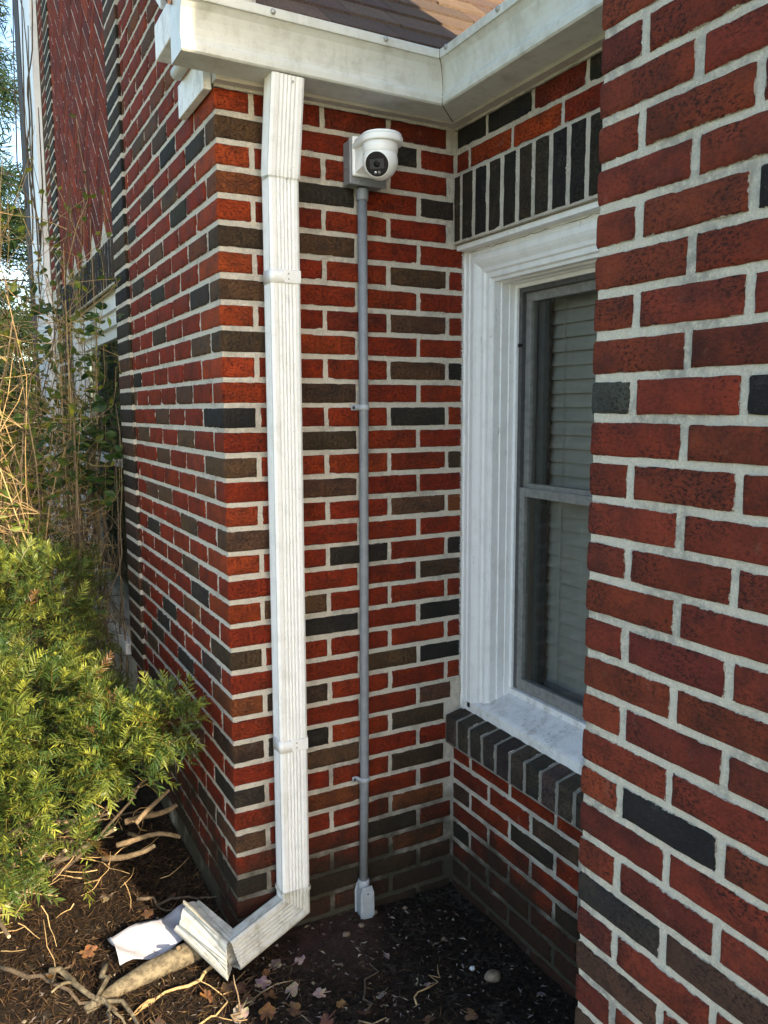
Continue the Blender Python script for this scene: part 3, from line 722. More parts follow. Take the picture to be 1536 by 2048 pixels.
part('hub', lathe([(.0175, 0), (.0182, .004), (.0182, .022), (.017, .026)], (lx, CY, .0), (0, 0, 1), 24), 'pvc_light', lb, True)
poly = [(-.013, .010), (.013, .010), (.0195, -.012), (.0205, -.085), (.015, -.105), (.006, -.112), (-.006, -.112), (-.015, -.105), (-.0195, -.085), (-.0195, -.012)]
V = [(lx+a, -.003, b) for a, b in poly] + [(lx+a, -.043, b) for a, b in poly]; m_ = len(poly)
o = part('body', (V, [tuple(range(m_)), tuple(range(m_, 2*m_))[::-1]] + [(i, (i+1) % m_, m_+(i+1) % m_, m_+i) for i in range(m_)]), 'pvc_light', lb)
b_ = o.modifiers.new('b', 'BEVEL'); b_.width = .004; b_.segments = 3
ov = [(lx+.0165*math.cos(R(a)), -.03+.0165*math.sin(R(a))+(0.0) + (.018 if math.sin(R(a)) > 0 else -.066)) for a in range(0, 361, 18)]
V = [(a, -.0432, b) for a, b in ov] + [(a, -.0470, b) for a, b in ov]; m_ = len(ov)
o = part('cover', (V, [tuple(range(m_, 2*m_))[::-1]] + [(i, (i+1) % m_, m_+(i+1) % m_, m_+i) for i in range(m_)]), 'pvc_light', lb)
for z in (-.008, -.104): part('cover_screw', lathe([(.0028, 0), (.0026, .0012), (.001, .0016)], (lx, -.0471, z), (0, -1, 0), 8), 'chrome', lb)

jb = thing('junction_box', (.416, -.02, 2.09), 'square grey junction box fixed to the brick behind the camera', 'junction box')
bev('body', .362, .470, -.040, -.002, 2.092, 2.206, 'box', jb, .003)
bev('cover', .359, .473, -.0505, -.0405, 2.089, 2.209, 'box', jb, .0025)
for x in (.376, .392): part('cover_screw', lathe([(.0028, 0), (.002, .0015), (.001, .0016)], (x, -.0506, 2.1005), (0, -1, 0), 8), 'chrome', jb)
part('knockout', lathe([(.006, 0), (.006, .002)], (.3618, -.02, 2.14), (-1, 0, 0), 12), 'box', jb)
cm = thing('security_camera', (.416, -.1, 2.1), 'white dome security camera on its bracket under the gutter', 'security camera')
bx0, bx1 = .3635, .450
bev('wall_plate', bx0, bx1, -.062, -.0510, 2.108, 2.212, 'camwhite', cm, .005, 3)
BC = Vector((.412, -.128, 2.133))
def hull2(pts):
    pts = sorted(set(pts)); lo, up = [], []
    def cr_(o, a, b): return (a[0]-o[0])*(b[1]-o[1])-(a[1]-o[1])*(b[0]-o[0])
    for p in pts:
        while len(lo) > 1 and cr_(lo[-2], lo[-1], p) <= 0: lo.pop()
        lo.append(p)
    for p in pts[::-1]:
        while len(up) > 1 and cr_(up[-2], up[-1], p) <= 0: up.pop()
        up.append(p)
    return lo[:-1]+up[:-1]
out = hull2([(BC.x+.004+.0575*math.cos(R(a)), BC.y+.0565*math.sin(R(a))) for a in range(0, 360, 8)] + [(bx0+.001, -.053), (bx1-.001, -.053)])
o = part('canopy', extr(out, BC.z+.043, BC.z+.060), 'camwhite', cm); b_ = o.modifiers.new('b', 'BEVEL'); b_.width = .004; b_.segments = 3; b_.limit_method = 'ANGLE'
out2 = hull2([(BC.x+.004+.054*math.cos(R(a)), BC.y+.053*math.sin(R(a))) for a in range(0, 360, 8)] + [(bx0+.004, -.053), (bx1-.004, -.053)])
o = part('canopy_cap', extr(out2, BC.z+.0605, BC.z+.068), 'camwhite', cm); b_ = o.modifiers.new('b', 'BEVEL'); b_.width = .005; b_.segments = 3; b_.limit_method = 'ANGLE'
part('bracket', join(([(bx0+.006, -.0625, 2.115), (bx1-.006, -.0625, 2.115), (bx1-.006, -.0625, BC.z+.044), (bx0+.006, -.0625, BC.z+.044), (bx0+.016, -.088, 2.128), (bx1-.016, -.088, 2.128), (bx1-.010, -.105, BC.z+.0435), (bx0+.010, -.105, BC.z+.0435)], [(0, 3, 7, 4), (1, 5, 6, 2), (4, 7, 6, 5), (0, 4, 5, 1), (2, 6, 7, 3)])), 'camwhite', cm)
LD = Vector((-.62, -.66, -.43)).normalized()
ball = [(.0475*math.cos(R(a)), .0475*math.sin(R(a))) for a in list(range(-88, 46, 6)) + [47]]
part('ball', lathe([(max(r_, .0004), z) for r_, z in ball], BC, LD, 48), 'camwhite', cm, True)
part('neck', lathe([(.0440, .0150), (.0462, .021), (.0474, .029), (.0478, .0428)], BC, (0, 0, 1), 48), 'camwhite', cm, True)
part('face_ring', lathe([(.0318, .0335), (.0338, .0350), (.0334, .0366), (.0318, .0370)], BC, LD, 40), 'camwhite', cm, True)
lens_o = part('lens_face', lathe([(.0312, .033), (.0312, .0371), (.030, .0378), (.0004, .0380)], BC, LD, 40), 'lens', cm)
q = Vector((0, 0, 1)).rotation_difference(LD)
Xc = LD.cross(Vector((0, 0, 1))).normalized(); Zc = Xc.cross(LD)
def onface(a, b, c): return BC + Xc*a + Zc*b + LD*c
def fbox(a0, a1, b0, b1, c0, c1):
    v = [tuple(onface(a, b, c)) for a in (a0, a1) for b in (b0, b1) for c in (c0, c1)]; return v, box(0, 1, 0, 1, 0, 1)[1]
part('lens_bezel', join(fbox(-.019, .019, -.011, .013, .0379, .0388)), 'ring', lens_o)
part('lens_glass', lathe([(.0085, .0389), (.008, .0401), (.005, .0408), (.0004, .0410)], BC+Zc*.001, LD, 24), 'lens', lens_o, True)
part('lamp_spot', lathe([(.0042, .0381), (.004, .0394), (.001, .0398)], BC-Zc*.0205+Xc*.006, LD, 14), 'chrome', lens_o, True)
part('lamp_spot', lathe([(.0042, .0381), (.004, .0394), (.001, .0398)], BC-Zc*.0205-Xc*.004, LD, 14), 'stormframe', lens_o, True)
part('microphone', lathe([(.0014, .0468), (.0014, .0479)], BC, (LD+Vector((-.05, 0, 1.15))).normalized(), 8), 'lens', cm)

# ------------------------------------------------------------------ white corner post at the far end
fp = thing('corner_board', (0, 4, 0), 'tall white corner board at the far end of the side wall, twigs climbing it', 'corner board')
bev('face', -.045, -.002, 3.66, 4.30, 0, 6, 'white', fp, .004); part('edge', box(-.05, .1, 4.301, 4.62, 0, 6), 'darkwood', fp)
for r in range(-34, 30):
    z = zc(r)+.0066
    if 2.2 < z < 4.0:
        me = brick_mesh('cut%d' % round(.27*500), [(0, 0), (.27, 0)], BH, 'brick', 4)
        place('brick', me, (0, 3.64, z), sw, RZ, jit(CC[random.choice('rrrrbr')]))

# ------------------------------------------------------------------ ground
def gz(x, y):
    z = -.078 + .012*noise.noise((x*3, y*3, 0)) + .007*noise.noise((x*9, y*9, 2)) - .02*max(0, min(1, (x-.2)*2))
    return z
xs = sorted(set([round(-1.4+i*.022, 4) for i in range(110)] + [-80, -40, -20, -10, -6, -4, -3, -2.4, -2, -1.7, 1.2, 2, 4, 10, 30, 80]))
ys = sorted(set([round(-2.4+i*.022, 4) for i in range(150)] + [-80, -30, -10, -5, -3, 1.2, 1.6, 2, 3, 4, 6, 8, 12, 20, 40, 80]))
V = [(x, y, gz(x, y) + random.uniform(-.003, .003)) for y in ys for x in xs]; nx = len(xs)
g = part('ground', (V, [(j*nx+i, j*nx+i+1, (j+1)*nx+i+1, (j+1)*nx+i) for j in range(len(ys)-1) for i in range(nx-1)]), 'soil', None, True)
tag(g, None, None, None, 'structure')

def flat(nm, x0, x1, y0, y1, z, m):
    return tag(part(nm, ([(x0, y0, z), (x1, y0, z), (x1, y1, z), (x0, y1, z)], [(0, 1, 2, 3)]), m), None, None, None, 'structure')
flat('path', -3.4, .29, -4.2, -1.35, -.055, 'bounce_concrete'); flat('bounce_lawn', -60, 60, -60, -4.21, -.05, 'bounce_lawn'); flat('bounce_lawn', -60, -3.41, -4.2, 60, -.05, 'bounce_lawn')  # path and lawn added out of view to bounce sunlight onto the shaded brick
# ---- fine litter: needles, bark crumbs and chips, uncountable
def litter(nm, N, x0, x1, y0, y1, Lr, wr, cols, mat, lab, lift=.004):
    rnd = np.random.default_rng(len(nm)); V, F, T = [], [], []
    for k in range(N):
        x, y = rnd.uniform(x0, x1), rnd.uniform(y0, y1)
        if x > -.005 and y > -.01: continue
        if x > W-.01 or (x > XD-.01 and y < YD): continue
        L, w, a, tl = rnd.uniform(*Lr), rnd.uniform(*wr), rnd.uniform(0, 6.28), rnd.normal(0, .25)
        z = gz(x, y) + abs(rnd.normal(0, lift)) + .003
        d = np.array((math.cos(a)*math.cos(tl), math.sin(a)*math.cos(tl), math.sin(tl)))*L/2; s = np.array((-math.sin(a), math.cos(a), rnd.normal(0, .3)))*w/2
        c = np.array((x, y, z)); k0 = len(V); m = c + np.array((s[0], s[1], .0))*rnd.normal(0, 3)
        V += [c-d, m-s+(0, 0, w*.4), c+d, m+s+(0, 0, w*.4)]; F.append((k0, k0+1, k0+2, k0+3))
        cc = cols[rnd.integers(len(cols))]; q = rnd.uniform(.6, 1.3); T += [(cc[0]*q, cc[1]*q, cc[2]*q, 1)]*4
    return tag(part(nm, (V, F), mat, None, False, None, T), lab, None, None, 'stuff')
litter('needle_litter', 14000, -1.0, W, -1.2, .9, (.012, .05), (.0012, .0028), [(.03, .02, .013), (.055, .033, .018), (.10, .06, .032), (.02, .014, .01)], 'dry', 'dead needles and shreds scattered over the soil')
litter('needle_litter', 9000, -1.0, .1, -.25, .9, (.015, .06), (.0012, .003), [(.075, .038, .018), (.12, .065, .03), (.045, .025, .014), (.16, .10, .05)], 'dry', 'thick brown needle litter under the yew', .008)
litter('leaf_crumbs', 2600, -.6, W, -1.0, .3, (.004, .016), (.003, .010), [(.06, .04, .028), (.12, .085, .06), (.30, .25, .20), (.03, .02, .015)], 'dry', 'broken leaf crumbs and chips on the dark soil')

# ---- dry leaves, one object each
def leaf_mesh(seed, size, col):
    rnd = random.Random(seed); V = [(0, 0, 0)]; lob = rnd.choice((3, 5)); n = 26; cu = rnd.uniform(2, 9); ph = rnd.uniform(0, 6.28)
    for ring, f in ((0, .5), (1, 1)):
        for k in range(n):
            a = 2*math.pi*k/n
            r = size*f*(.62 + (.30*abs(math.cos(a*lob/2)) if ring else .2) + rnd.uniform(-.06, .06))*(1 if abs(a-math.pi) > .3 else .6)
            x, y = r*math.cos(a), r*math.sin(a)*.85
            z = cu*(x*x*math.cos(ph)**2 + y*y*math.sin(ph)**2) + rnd.uniform(-.003, .003)*f + .10*size*math.sin(a*2+ph)*f
            V.append((x, y, z))
    F = [(0, 1+k, 1+(k+1) % n) for k in range(n)] + [(1+k, 1+n+k, 1+n+(k+1) % n, 1+(k+1) % n) for k in range(n)]
    k0 = len(V); V += [(size*.1, .0012, .001), (size*.1, -.0012, .001), (-size*1.4, -.001, .006), (-size*1.4, .001, .006)]; F.append((k0, k0+1, k0+2, k0+3))
    T = [(*[c*rnd.uniform(.8, 1.2) for c in col], 1) for _ in V]
    return mesh('dry_leaf', V, F, 'dry', True, None, T)
LB_ = 'curled brown dry leaf lying on the dark soil'; LP = 'pale tan dry leaf lying on the dark soil'; LO = 'orange brown dry leaf among the bare twigs'
brn, pal, orn = (.12, .062, .036), (.30, .225, .175), (.22, .105, .045)
spots = [(-.083, -.16, .034, brn, LB_), (-.048, -.179, .036, brn, LB_), (.006, -.187, .034, pal, LP), (.067, -.252, .03, pal, LP), (.008, -.241, .034, orn, LO), (-.082, -.263, .036, pal, LP), (-.02, -.297, .038, orn, LO), (.13, -.153, .024, pal, LP), (.128, -.296, .026, pal, LP), (.065, -.13, .028, pal, LP), (-.39, .17, .036, orn, LO), (-.26, .0, .03, orn, LO), (-.14, -.16, .03, orn, LO), (-.2, .27, .03, brn, LB_), (.22, -.22, .02, pal, LP), (.27, -.38, .022, pal, LP), (.2, -.42, .028, brn, LB_), (.33, -.52, .026, brn, LB_), (.44, -.55, .026, brn, LB_), (.1, -.4, .03, brn, LB_), (.55, -.25, .018, pal, LP), (.66, -.56, .022, pal, LP), (-.28, -.2, .03, brn, LB_), (-.42, -.02, .03, brn, LB_), (-.12, .32, .03, brn, LB_), (-.3, .42, .032, pal, LP), (-.05, -.22, .028, brn, LB_), (.045, -.32, .03, brn, LB_), (.5, -.66, .024, brn, LB_), (-.5, .1, .03, orn, LO), (.03, -.15, .02, orn, LO), (.16, -.36, .022, orn, LO), (.36, -.24, .016, pal, LP), (.40, -.40, .016, pal, LP)]
for i, (x, y, s, c, lb_) in enumerate(spots):
    o = bpy.data.objects.new('dry_leaf', leaf_mesh(i+3, s*.8, jit(c, .2))); o.location = (x, y, gz(x, y)+.012)
    o.rotation_euler = (random.uniform(-.45, .45), random.uniform(-.45, .45), random.uniform(0, 6.28)); tag(link(o), lb_, 'leaf', 'dry leaves on the soil')
def blob(seed, sx, sy, sz, c, mat, name, label, cat):
    V, F = lathe([(max(.02, math.cos(R(a))), math.sin(R(a))) for a in range(-85, 91, 17)], (0, 0, 0), (0, 0, 1), 14)
    V = [(x*sx*(1+.3*noise.noise((x*2.6+seed, y*2.6, z*2.6)))*(1+.35*noise.noise((x*6, y*6, z*6+seed)))+c[0], y*sy*(1+.3*noise.noise((x*1.7, y*1.7+seed, z*1.7)))+c[1], z*sz*(1+.6*noise.noise((x*2.1, y*2.1, seed)))+c[2]) for x, y, z in V]
    return tag(part(name, (V, F), mat, None, True, c), label, cat)
blob(1, .024, .02, .013, (.589, -.438, gz(.589, -.438)+.008), 'stone', 'stone', 'flat brown stone lying on the black soil', 'stone')
blob(2, .008, .007, .006, (.557, -.386, gz(.557, -.386)+.006), 'pebble', 'pebble', 'small bright white pebble near the brown stone', 'pebble')
for i, (x, y, s) in enumerate([(.43, -.03, .010), (.53, -.05, .008), (.36, -.08, .010), (.30, -.1, .012)]):
    blob(5+i, s, s*.8, s*.6, (x, y, gz(x, y)+.005), 'stone', 'brick_chip', ['rounded reddish chip in the wet corner', 'smallest reddish chip deep in the wet corner', 'reddish chip just right of the pipe foot', 'large reddish chip left of the pipe foot'][i], 'chip')

# ---- twigs and log on the ground
def wander(p, d, L, n, wig, sag=0.):
    p = Vector(p); d = Vector(d).normalized(); out = [p.copy()]
    for i in range(n):
        d = (d + Vector((random.gauss(0, wig), random.gauss(0, wig), random.gauss(0, wig)-sag))).normalized(); p = p + d*(L/n); out.append(p.copy())
    return out
def twig(pts, r, label, mat='bark', side=True):
    n = len(pts); gs = [tube(pts, [r*(1-.5*i/(n-1)) for i in range(n)], 7)]
    if side:
        for k in range(2):
            i = random.randrange(n//3, n-1); d = (pts[i]-pts[i-1]).normalized() + Vector((random.uniform(-.8, .8), random.uniform(-.8, .8), random.uniform(-.1, .4)))
            gs.append(tube(wander(pts[i], d, .09, 4, .15), [r*.6, r*.5, r*.45, r*.4, r*.3], 5))
    return tag(part('fallen_twig', join(*gs), mat, None, True, tuple(pts[0])), label, 'twig')
def gline(a, b, r, n=8, amp=.012, lift=.006):
    out = []
    for i in range(n+1):
        t = i/n; x = a[0]+(b[0]-a[0])*t+random.gauss(0, amp)*(0 < i < n); y = a[1]+(b[1]-a[1])*t+random.gauss(0, amp)*(0 < i < n)
        out.append(Vector((x, y, gz(x, y)+r+lift+abs(random.gauss(0, .004)))))
    return out
twig(gline((-.04, -.04), (-.30, -.12), .006), .006, 'straight tan twig leading from the elbow to the left', 'bark_straw')
twig(gline((-.10, -.28), (-.02, -.20), .004), .004, 'short tan twig beside the curled leaves')
twig(gline((-.5, .10), (-.33, -.17), .008, lift=.02), .009, 'thick grey tan twig with a knotted end at lower left', 'bark_log')
twig(gline((-.36, .06), (-.38, -.14), .007, lift=.025), .008, 'upright forked pruned twig at lower left', 'bark_log')
twig(gline((-.62, .22), (-.36, -.10), .006), .007, 'long dark twig crossing the lower left corner', 'bark_dark')
twig(gline((.20, -.42), (.30, -.25), .003), .003, 'thin dark twig standing out on bare soil', 'bark_dark', False)
twig(gline((.33, -.46), (.47, -.34), .0025), .0025, 'thin curved straw twig near the brown stone', 'bark_straw', False)
twig(gline((.12, -.44), (.24, -.47), .003), .003, 'thin brown twig along the bottom edge', 'bark', False)
twig(gline((-.22, .34), (-.05, .25), .005, lift=.015), .006, 'brown twig in the shade below the side wall', 'bark_dark')
twig(gline((-.2, -.28), (-.02, -.12), .003), .003, 'slender straw twig under the elbow', 'bark_straw')
lg = thing('fallen_log', (-.2, .01, -.07), 'mossy pale log lying beside the elbow and the paper', 'log')
lp = [Vector((-.43, -.05, -.078)), Vector((-.34, -.022, -.066)), Vector((-.25, -.002, -.06)), Vector((-.16, .012, -.056)), Vector((-.04, .03, -.056))]
V, F = tube(lp, [.012, .021, .028, .030, .029], 16); V = [(x+.004*noise.noise((x*40, y*40, z*40)), y+.004*noise.noise((x*40, z*40, 3)), z+.005*noise.noise((x*35, y*35, 7))) for x, y, z in V]
part('trunk', (V, F), 'bark_log', lg, True); part('stub', tube([(-.17, .0, -.02), (-.185, -.045, .012)], [.007, .005], 8), 'bark', lg, True)
# paper sheet, creased
pv = []
NXp, NYp = 12, 8
for j in range(NYp+1):
    for i in range(NXp+1):
        u, v = i/NXp, j/NYp; x = -.325 + u*.215 - .035*(1-u)*v; y = .045 + v*(.105+.02*u) + u*.030
        z = gz(x, y) + .016 + .045*abs(u-.30)*(1 if u < .3 else .35) + .012*math.sin(u*9+v*4) + .028*v + .004*noise.noise((u*5, v*5, 1))
        if u < .01: x += .03*v
        pv.append((x, y, z))
pp = part('paper_sheet', (pv, [(j*(NXp+1)+i, j*(NXp+1)+i+1, (j+1)*(NXp+1)+i+1, (j+1)*(NXp+1)+i) for j in range(NYp) for i in range(NXp)]), 'paper', None, True, (-.25, .11, -.05))
so = pp.modifiers.new('s', 'SOLIDIFY'); so.thickness = .0006
tag(pp, 'crumpled white sheet of paper lying behind the log', 'paper')

# ------------------------------------------------------------------ yew shrub
def sprig_arrays(L, nn, rnd, nl=(.026, .040)):
    V, F, T = [], [], []
    young = rnd.random()
    for k in range(nn):
        t = (k+.5)/nn; x = L*t
        for sgn in (-1, 1):
            a = rnd.normal(.95, .2)*(1-.45*t); up = rnd.normal(.3, .38); l = rnd.uniform(*nl)*(1-.35*t*t)
            d = np.array((math.cos(a)*math.cos(up), sgn*math.sin(a)*math.cos(up), math.sin(up))); b = np.array((x, 0, .004*math.sin(t*3)))
            s = np.cross(d, (0, 0, 1)); s /= np.linalg.norm(s)+1e-9; s = s*.0019 + np.array((0, 0, rnd.normal(0, .0005)))
            mid = b + d*l*.5 + (0, 0, .0015); tip = b + d*l + (0, 0, -.002)
            k0 = len(V); V += [b-s*.6, b+s*.6, mid+s, mid-s, tip]; F += [(k0, k0+1, k0+2, k0+3), (k0+3, k0+2, k0+4)]
            T += [min(1, t*.9 + young*.3)]*5
    k0 = len(V); r = .0012
    V += [np.array(q) for q in ((0, -r, 0), (0, r, 0), (L, r*.5, .001), (L, -r*.5, .001), (0, 0, r*1.5), (L, 0, r))]; F += [(k0, k0+1, k0+2, k0+3), (k0, k0+4, k0+5, k0+3), (k0+1, k0+4, k0+5, k0+2)]; T += [-1]*6
    return np.array(V), F, np.array(T)
def needles(lobes, N, seed, parent, name='foliage'):
    rnd = np.random.default_rng(seed); protos = [sprig_arrays(rnd.uniform(.06, .10), 11, rnd) for _ in range(14)]
    VV, FF, TT = [], [], []; off = 0
    wts = np.array([l[2] for l in lobes], float); wts /= wts.sum(); cnt = 0
    while cnt < N:
        c, r, _ = lobes[rnd.choice(len(lobes), p=wts)]
        d = rnd.normal(size=3); d /= np.linalg.norm(d); rr = rnd.uniform(.62, 1.04)**.8
        lump = 1 + .22*noise.noise(Vector(d*2.4 + np.array(c)*3))
        p = np.array(c) + d*np.array(r)*rr*lump
        if p[0] > -.045: continue
        if p[2] < .06: continue
        if noise.noise(Vector(p*7.5)) < -.05: continue
        dirv = d*.9 + rnd.normal(0, .45, 3) + np.array((.1, -.25, .12)); dirv /= np.linalg.norm(dirv)
        up = np.array((0, 0, 1.)) + rnd.normal(0, .35, 3); s = np.cross(up, dirv); s /= np.linalg.norm(s); u2 = np.cross(dirv, s)
        pv_, pf, pt = protos[rnd.integers(14)]; sc = rnd.uniform(.8, 1.25)
        v = p + (pv_[:, :1]*dirv + pv_[:, 1:2]*s + pv_[:, 2:]*u2)*sc
        if v[:, 0].max() > -.012: continue
        VV.append(v); FF += [tuple(i+off for i in f) for f in pf]; off += len(v); cnt += 1
        g = rnd.uniform(.75, 1.25); dead = rnd.random() < .022
        base = np.array((.046, .090, .024))*g; tipc = np.array((.34, .36, .06))*g
        if dead: base = np.array((.16, .08, .035)); tipc = np.array((.24, .13, .055))
        tcl = np.clip(pt, 0, 1)[:, None]*.9*rnd.uniform(0, 1.1)**1.6; col = base*(1-tcl)+tipc*tcl
        col[pt < 0] = (.16, .12, .03); TT.append(np.c_[col, np.ones(len(col))])
    o = part(name, (np.concatenate(VV).tolist(), FF), 'needle', parent, False, None, np.concatenate(TT)); o['kind'] = 'stuff'; return o
yw = thing('yew_shrub', (-.5, .6, -.08), 'dense sunlit yew shrub with flat green needles against the side wall', 'shrub')
needles([((-.68, 1.0, .54), (.46, .60, .44), 5), ((-.52, .52, .50), (.30, .38, .24), 3.6), ((-.80, .45, .46), (.36, .34, .32), 3), ((-.27, .24, .50), (.11, .20, .09), 1.1), ((-.16, .12, .585), (.05, .13, .05), .4), ((-.42, 1.15, .78), (.20, .35, .18), 1.2), ((-.30, 1.62, .55), (.20, .40, .42), 2.0), ((-.24, .75, .40), (.10, .30, .14), .7), ((-.42, .22, .20), (.06, .09, .11), .3), ((-.70, .16, .36), (.22, .18, .2), 1.)], 3800, 3, yw)
for k in range(15):                                                 # pruned branches below the foliage
    a = random.uniform(-.5, .6); b0 = Vector((-.62+random.uniform(-.2, .2), .55+random.uniform(-.2, .3), random.uniform(-.03, .1)))
    d = Vector((random.uniform(.2, 1), random.uniform(-1, -.1), random.uniform(-.05, .35)))
    pts = wander(b0, d, random.uniform(.28, .55), 7, .16, -.01)
    pts = [Vector((min(p.x, -.06), p.y, max(p.z, gz(p.x, p.y)+.01))) for p in pts]
    r0 = random.uniform(.004, .013)
    br = part('branch', tube(pts, [r0*(1-.45*i/7) for i in range(8)], 8), random.choice(('bark', 'bark_dark', 'bark_dark', 'bark_log')), yw, True)
    e = pts[-1]; d = (pts[-1]-pts[-2]).normalized()
    part('cut_end', tube([e-d*.001, e+d*.0012], [r0*.56, r0*.5], 8), 'cutwood', br)
for (p, d, L, r) in (((-.22, .5, .13), (1, -.5, .3), .18, .011), ((-.26, .42, .10), (1, -.45, .2), .2, .009), ((-.30, .45, .05), (1, -.6, .12), .2, .010), ((-.22, .30, .22), (1, .15, .35), .14, .008), ((-.20, .55, .06), (1, -.5, .2), .16, .007), ((-.24, .60, .16), (1, -.7, .25), .15, .006)):
    pts = wander(p, d, L, 6, .15); pts = [Vector((min(q.x, -.05), q.y, q.z)) for q in pts]
    br = part('branch', tube(pts, [r*(1-.3*i/6) for i in range(7)], 9), 'bark', yw, True)
    e = pts[-1]; dd = (pts[-1]-pts[-2]).normalized(); part('cut_end', tube([e-dd*.001, e+dd*.0015], [r*.68, r*.6], 9), 'cutwood', br)
gs = []
for k in range(150):                                                # fine dead twigs under the crown
    b0 = Vector((random.uniform(-.85, -.12), random.uniform(.0, .8), random.uniform(-.06, .2)))
    gs.append(tube(wander(b0, (random.gauss(0, 1), random.gauss(-.3, 1), random.gauss(0, .4)), random.uniform(.06, .2), 4, .25), [.0018, .0016, .0013, .001, .0008], 4, False))
gs = [(v, f) for v, f in gs if max(q[0] for q in v) < -.02 and min(q[2] for q in v) > -.09 and not any(-.42 < q[0] < -.06 and -.10 < q[1] < .24 for q in v)]
o = part('dead_twigs', join(*gs), 'bark_straw', yw); o['kind'] = 'stuff'

# ------------------------------------------------------------------ bare shrub, vine, trees
def leaves(points, dirs, size, cols, seed):
    rnd = np.random.default_rng(seed); V, F, T = [], [], []
    for p, d in zip(points, dirs):
        d = np.array(d)+rnd.normal(0, .6, 3); d /= np.linalg.norm(d)+1e-9; s = np.cross(d, rnd.normal(size=3)); s /= np.linalg.norm(s)+1e-9; n_ = np.cross(d, s)
        L = rnd.uniform(*size); w = L*.28; p = np.array(p); k0 = len(V)
        V += [p, p+d*L*.4+s*w+n_*L*.08, p+d*L*.75+s*w*.75+n_*L*.05, p+d*L-n_*L*.08, p+d*L*.75-s*w*.75+n_*L*.05, p+d*L*.4-s*w+n_*L*.08, p+d*L*.5-n_*L*.02]
        F += [(k0, k0+1, k0+6), (k0+1, k0+2, k0+6), (k0+2, k0+3, k0+6), (k0+3, k0+4, k0+6), (k0+4, k0+5, k0+6), (k0+5, k0, k0+6)]
        c = np.array(cols[rnd.integers(len(cols))])*rnd.uniform(.7, 1.3); T += [(*c, 1)]*7
    return V, F, T
sh = thing('twiggy_shrub', (-.5, 2.1, -.1), 'tall tangled bare shrub with straw coloured twigs and few yellow green leaves', 'shrub')
main, fine, lpnt, ldir = [], [], [], []
for k in range(180):
    b0 = Vector((random.uniform(-.85, -.06), random.uniform(1.4, 3.2), random.uniform(-.05, .4)))
    top = random.uniform(.9, 2.6)
    pts = wander(b0, (random.gauss(-.05, .22), random.gauss(-.05, .2), 1), top, 12, .085)
    pts = [Vector((min(p.x, -.03 if p.y > 1.75 else -.2), p.y, p.z)) for p in pts]
    r0 = random.uniform(.0014, .0042); main.append((pts, r0))
    for q in range(random.randint(10, 16)):
        i = random.randrange(2, 12); d = Vector((random.gauss(-.1, 1), random.gauss(-.1, 1), random.gauss(.25, .5)))
        p2 = wander(pts[i], d, random.uniform(.18, .7), 6, .16); p2 = [Vector((min(p.x, -.025), p.y, p.z)) for p in p2]
        if min(p.y for p in p2) < 1.2 and max(p.x for p in p2) > -.42: continue
        fine.append((p2, max(.0014, r0*.45)))
        for j in range(2, 7):
            if random.random() < .75 and p2[j].z > 1.0: lpnt.append(tuple(p2[j])); ldir.append((random.gauss(0, 1), random.gauss(0, 1), .3))
for pts, r0 in main: part('stem', tube(pts, [r0*(1-.6*i/12) for i in range(13)], 6), random.choice(('bark_straw', 'bark_straw', 'bark', 'bark_dark')), sh, True)
o = part('twigs', join(*[tube(p, [max(.0009, r*(1-.6*i/6)) for i in range(7)], 4, False) for p, r in fine]), 'bark_straw', sh); o['kind'] = 'stuff'
v, f, t = leaves(lpnt, ldir, (.022, .052), [(.16, .20, .03), (.22, .22, .03), (.09, .14, .025), (.12, .15, .03)], 4)
o = part('leaves', (v, f), 'leaf', sh, False, None, t); o['kind'] = 'stuff'
vn = thing('climbing_vine', (-.05, 1.8, -.1), 'dark green leafy vine climbing in front of the white side window', 'vine')
vl, vd, vf = [], [], []
for k in range(24):
    b0 = (random.uniform(-.09, -.035), random.uniform(1.45, 2.4), random.uniform(.1, 1.0)); pts = wander(b0, (random.gauss(-.02, .04), random.gauss(0, .22), 1), random.uniform(.8, 1.5), 12, .2)
    pts = [Vector((max(-.2, min(p.x, -.022)), max(1.38, p.y), min(p.z, 2.35))) for p in pts]; r0 = random.uniform(.002, .0075)
    part('stem', tube(pts, [r0*(1-.5*i/12) for i in range(13)], 6), 'bark', vn, True)
    for q in range(22):
        i = random.randrange(1, 12); p2 = wander(pts[i], (random.gauss(-.3, .7), random.gauss(-.1, 1), random.gauss(.1, .7)), random.uniform(.08, .3), 5, .25); p2 = [Vector((min(p.x, -.02), p.y, p.z)) for p in p2]; vf.append(p2)
        for p in p2[1:]:
            if p.z > 1.1 and random.random() < .55: vl.append(tuple(p)); vd.append((random.gauss(-.3, 1), random.gauss(-.3, 1), .1))
o = part('twigs', join(*[tube(p, [.0016, .0014, .0012, .001, .0009, .0007], 4, False) for p in vf]), 'bark_dark', vn); o['kind'] = 'stuff'
v, f, t = leaves(vl, vd, (.035, .07), [(.035, .075, .02), (.05, .10, .025), (.08, .12, .03)], 8)
o = part('leaves', (v, f), 'leaf', vn, False, None, t); o['kind'] = 'stuff'
v2 = thing('climbing_vine', (-.06, 4, 0), 'leafless dark vine strands clinging to the white corner board', 'vine')
for k in range(9):
    pts = wander((-.06, random.uniform(3.6, 4.4), random.uniform(1.8, 3.0)), (-.01, random.gauss(0, .12), 1), random.uniform(1, 2.2), 16, .16); pts = [Vector((max(-.1, min(p.x, -.05)), min(4.6, max(3.4, p.y)), p.z)) for p in pts]
    part('stem', tube(pts, [.006-.0002*i for i in range(17)], 5), 'bark_dark', v2, True)
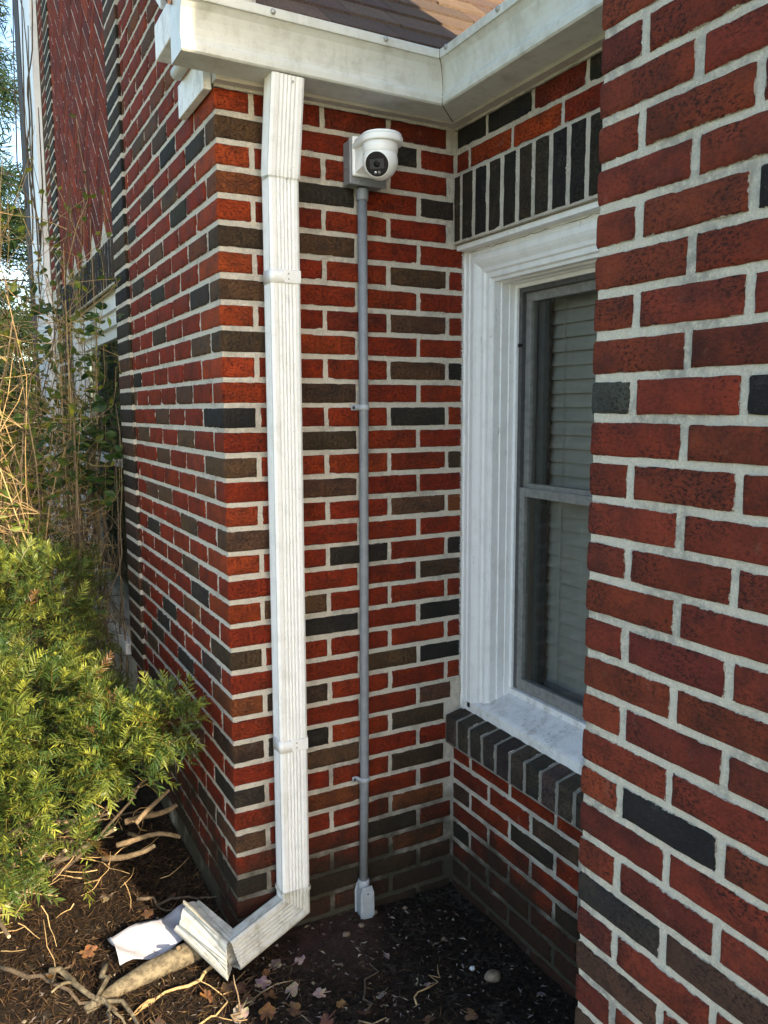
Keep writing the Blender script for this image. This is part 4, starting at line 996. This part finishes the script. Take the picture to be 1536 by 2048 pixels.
def conifer(x, y, h, rad, seed, label):
    t_ = thing('evergreen_tree', (x, y, -.1), label, 'tree', 'evergreen trees behind the house'); rnd = np.random.default_rng(seed); random.seed(seed)
    part('trunk', tube([(x, y, -.1), (x+.05, y, h*.5), (x, y, h)], [.12, .08, .015], 8), 'bark_dark', t_, True)
    V, F, T = [], [], []; br = []
    for k in range(230):
        z = .35 + (h-.6)*rnd.uniform(0, 1); rr = rad*(1-(z/h)**1.4)*rnd.uniform(.6, 1.1)+.15; a = rnd.uniform(0, 6.28)
        tip = Vector((x+rr*math.cos(a), y+rr*math.sin(a), z-rr*.12)); pts = [Vector((x, y, z)), Vector((x, y, z)).lerp(tip, .5)+Vector((0, 0, .06*rr)), tip]; br.append(tube(pts, [.016, .01, .004], 4, False))
        for j in range(int(110*rr)):
            s_ = rnd.uniform(.15, 1.05); p = np.array(Vector((x, y, z)).lerp(tip, s_)) + rnd.normal(0, .07, 3)*(1, 1, .8); d = rnd.normal(size=3)+np.array((math.cos(a), math.sin(a), -.5)); d /= np.linalg.norm(d); s = np.cross(d, rnd.normal(size=3)); s /= np.linalg.norm(s)
            L = rnd.uniform(.07, .19); w = L*.13; k0 = len(V)
            for o_ in (-1, 0, 1):
                k1 = len(V); q = p + s*o_*w*1.8; dd = d + s*o_*.45; V += [q-s*w*.4, q+dd*L*.5+s*w*.4, q+dd*L, q+dd*L*.5-s*w*.4]; F.append((k1, k1+1, k1+2, k1+3))
                c = np.array((.028, .055, .016))*rnd.uniform(.6, 1.5); T += [(*c, 1)]*4
    part('crown', (V, F), 'leaf', t_, False, None, T)['kind'] = 'stuff'; part('limbs', join(*br), 'bark_dark', t_)['kind'] = 'stuff'
conifer(-.30, 9.2, 8.0, 1.7, 5, 'dark evergreen tree with feathery branches against the sky by the corner board')
conifer(-.75, 6.6, 3.0, 1.2, 6, 'lower dark evergreen tree behind the twiggy shrub')
conifer(-1.5, 4.9, 2.5, 1.0, 7, 'small dark evergreen at the left edge behind the bare shrub')
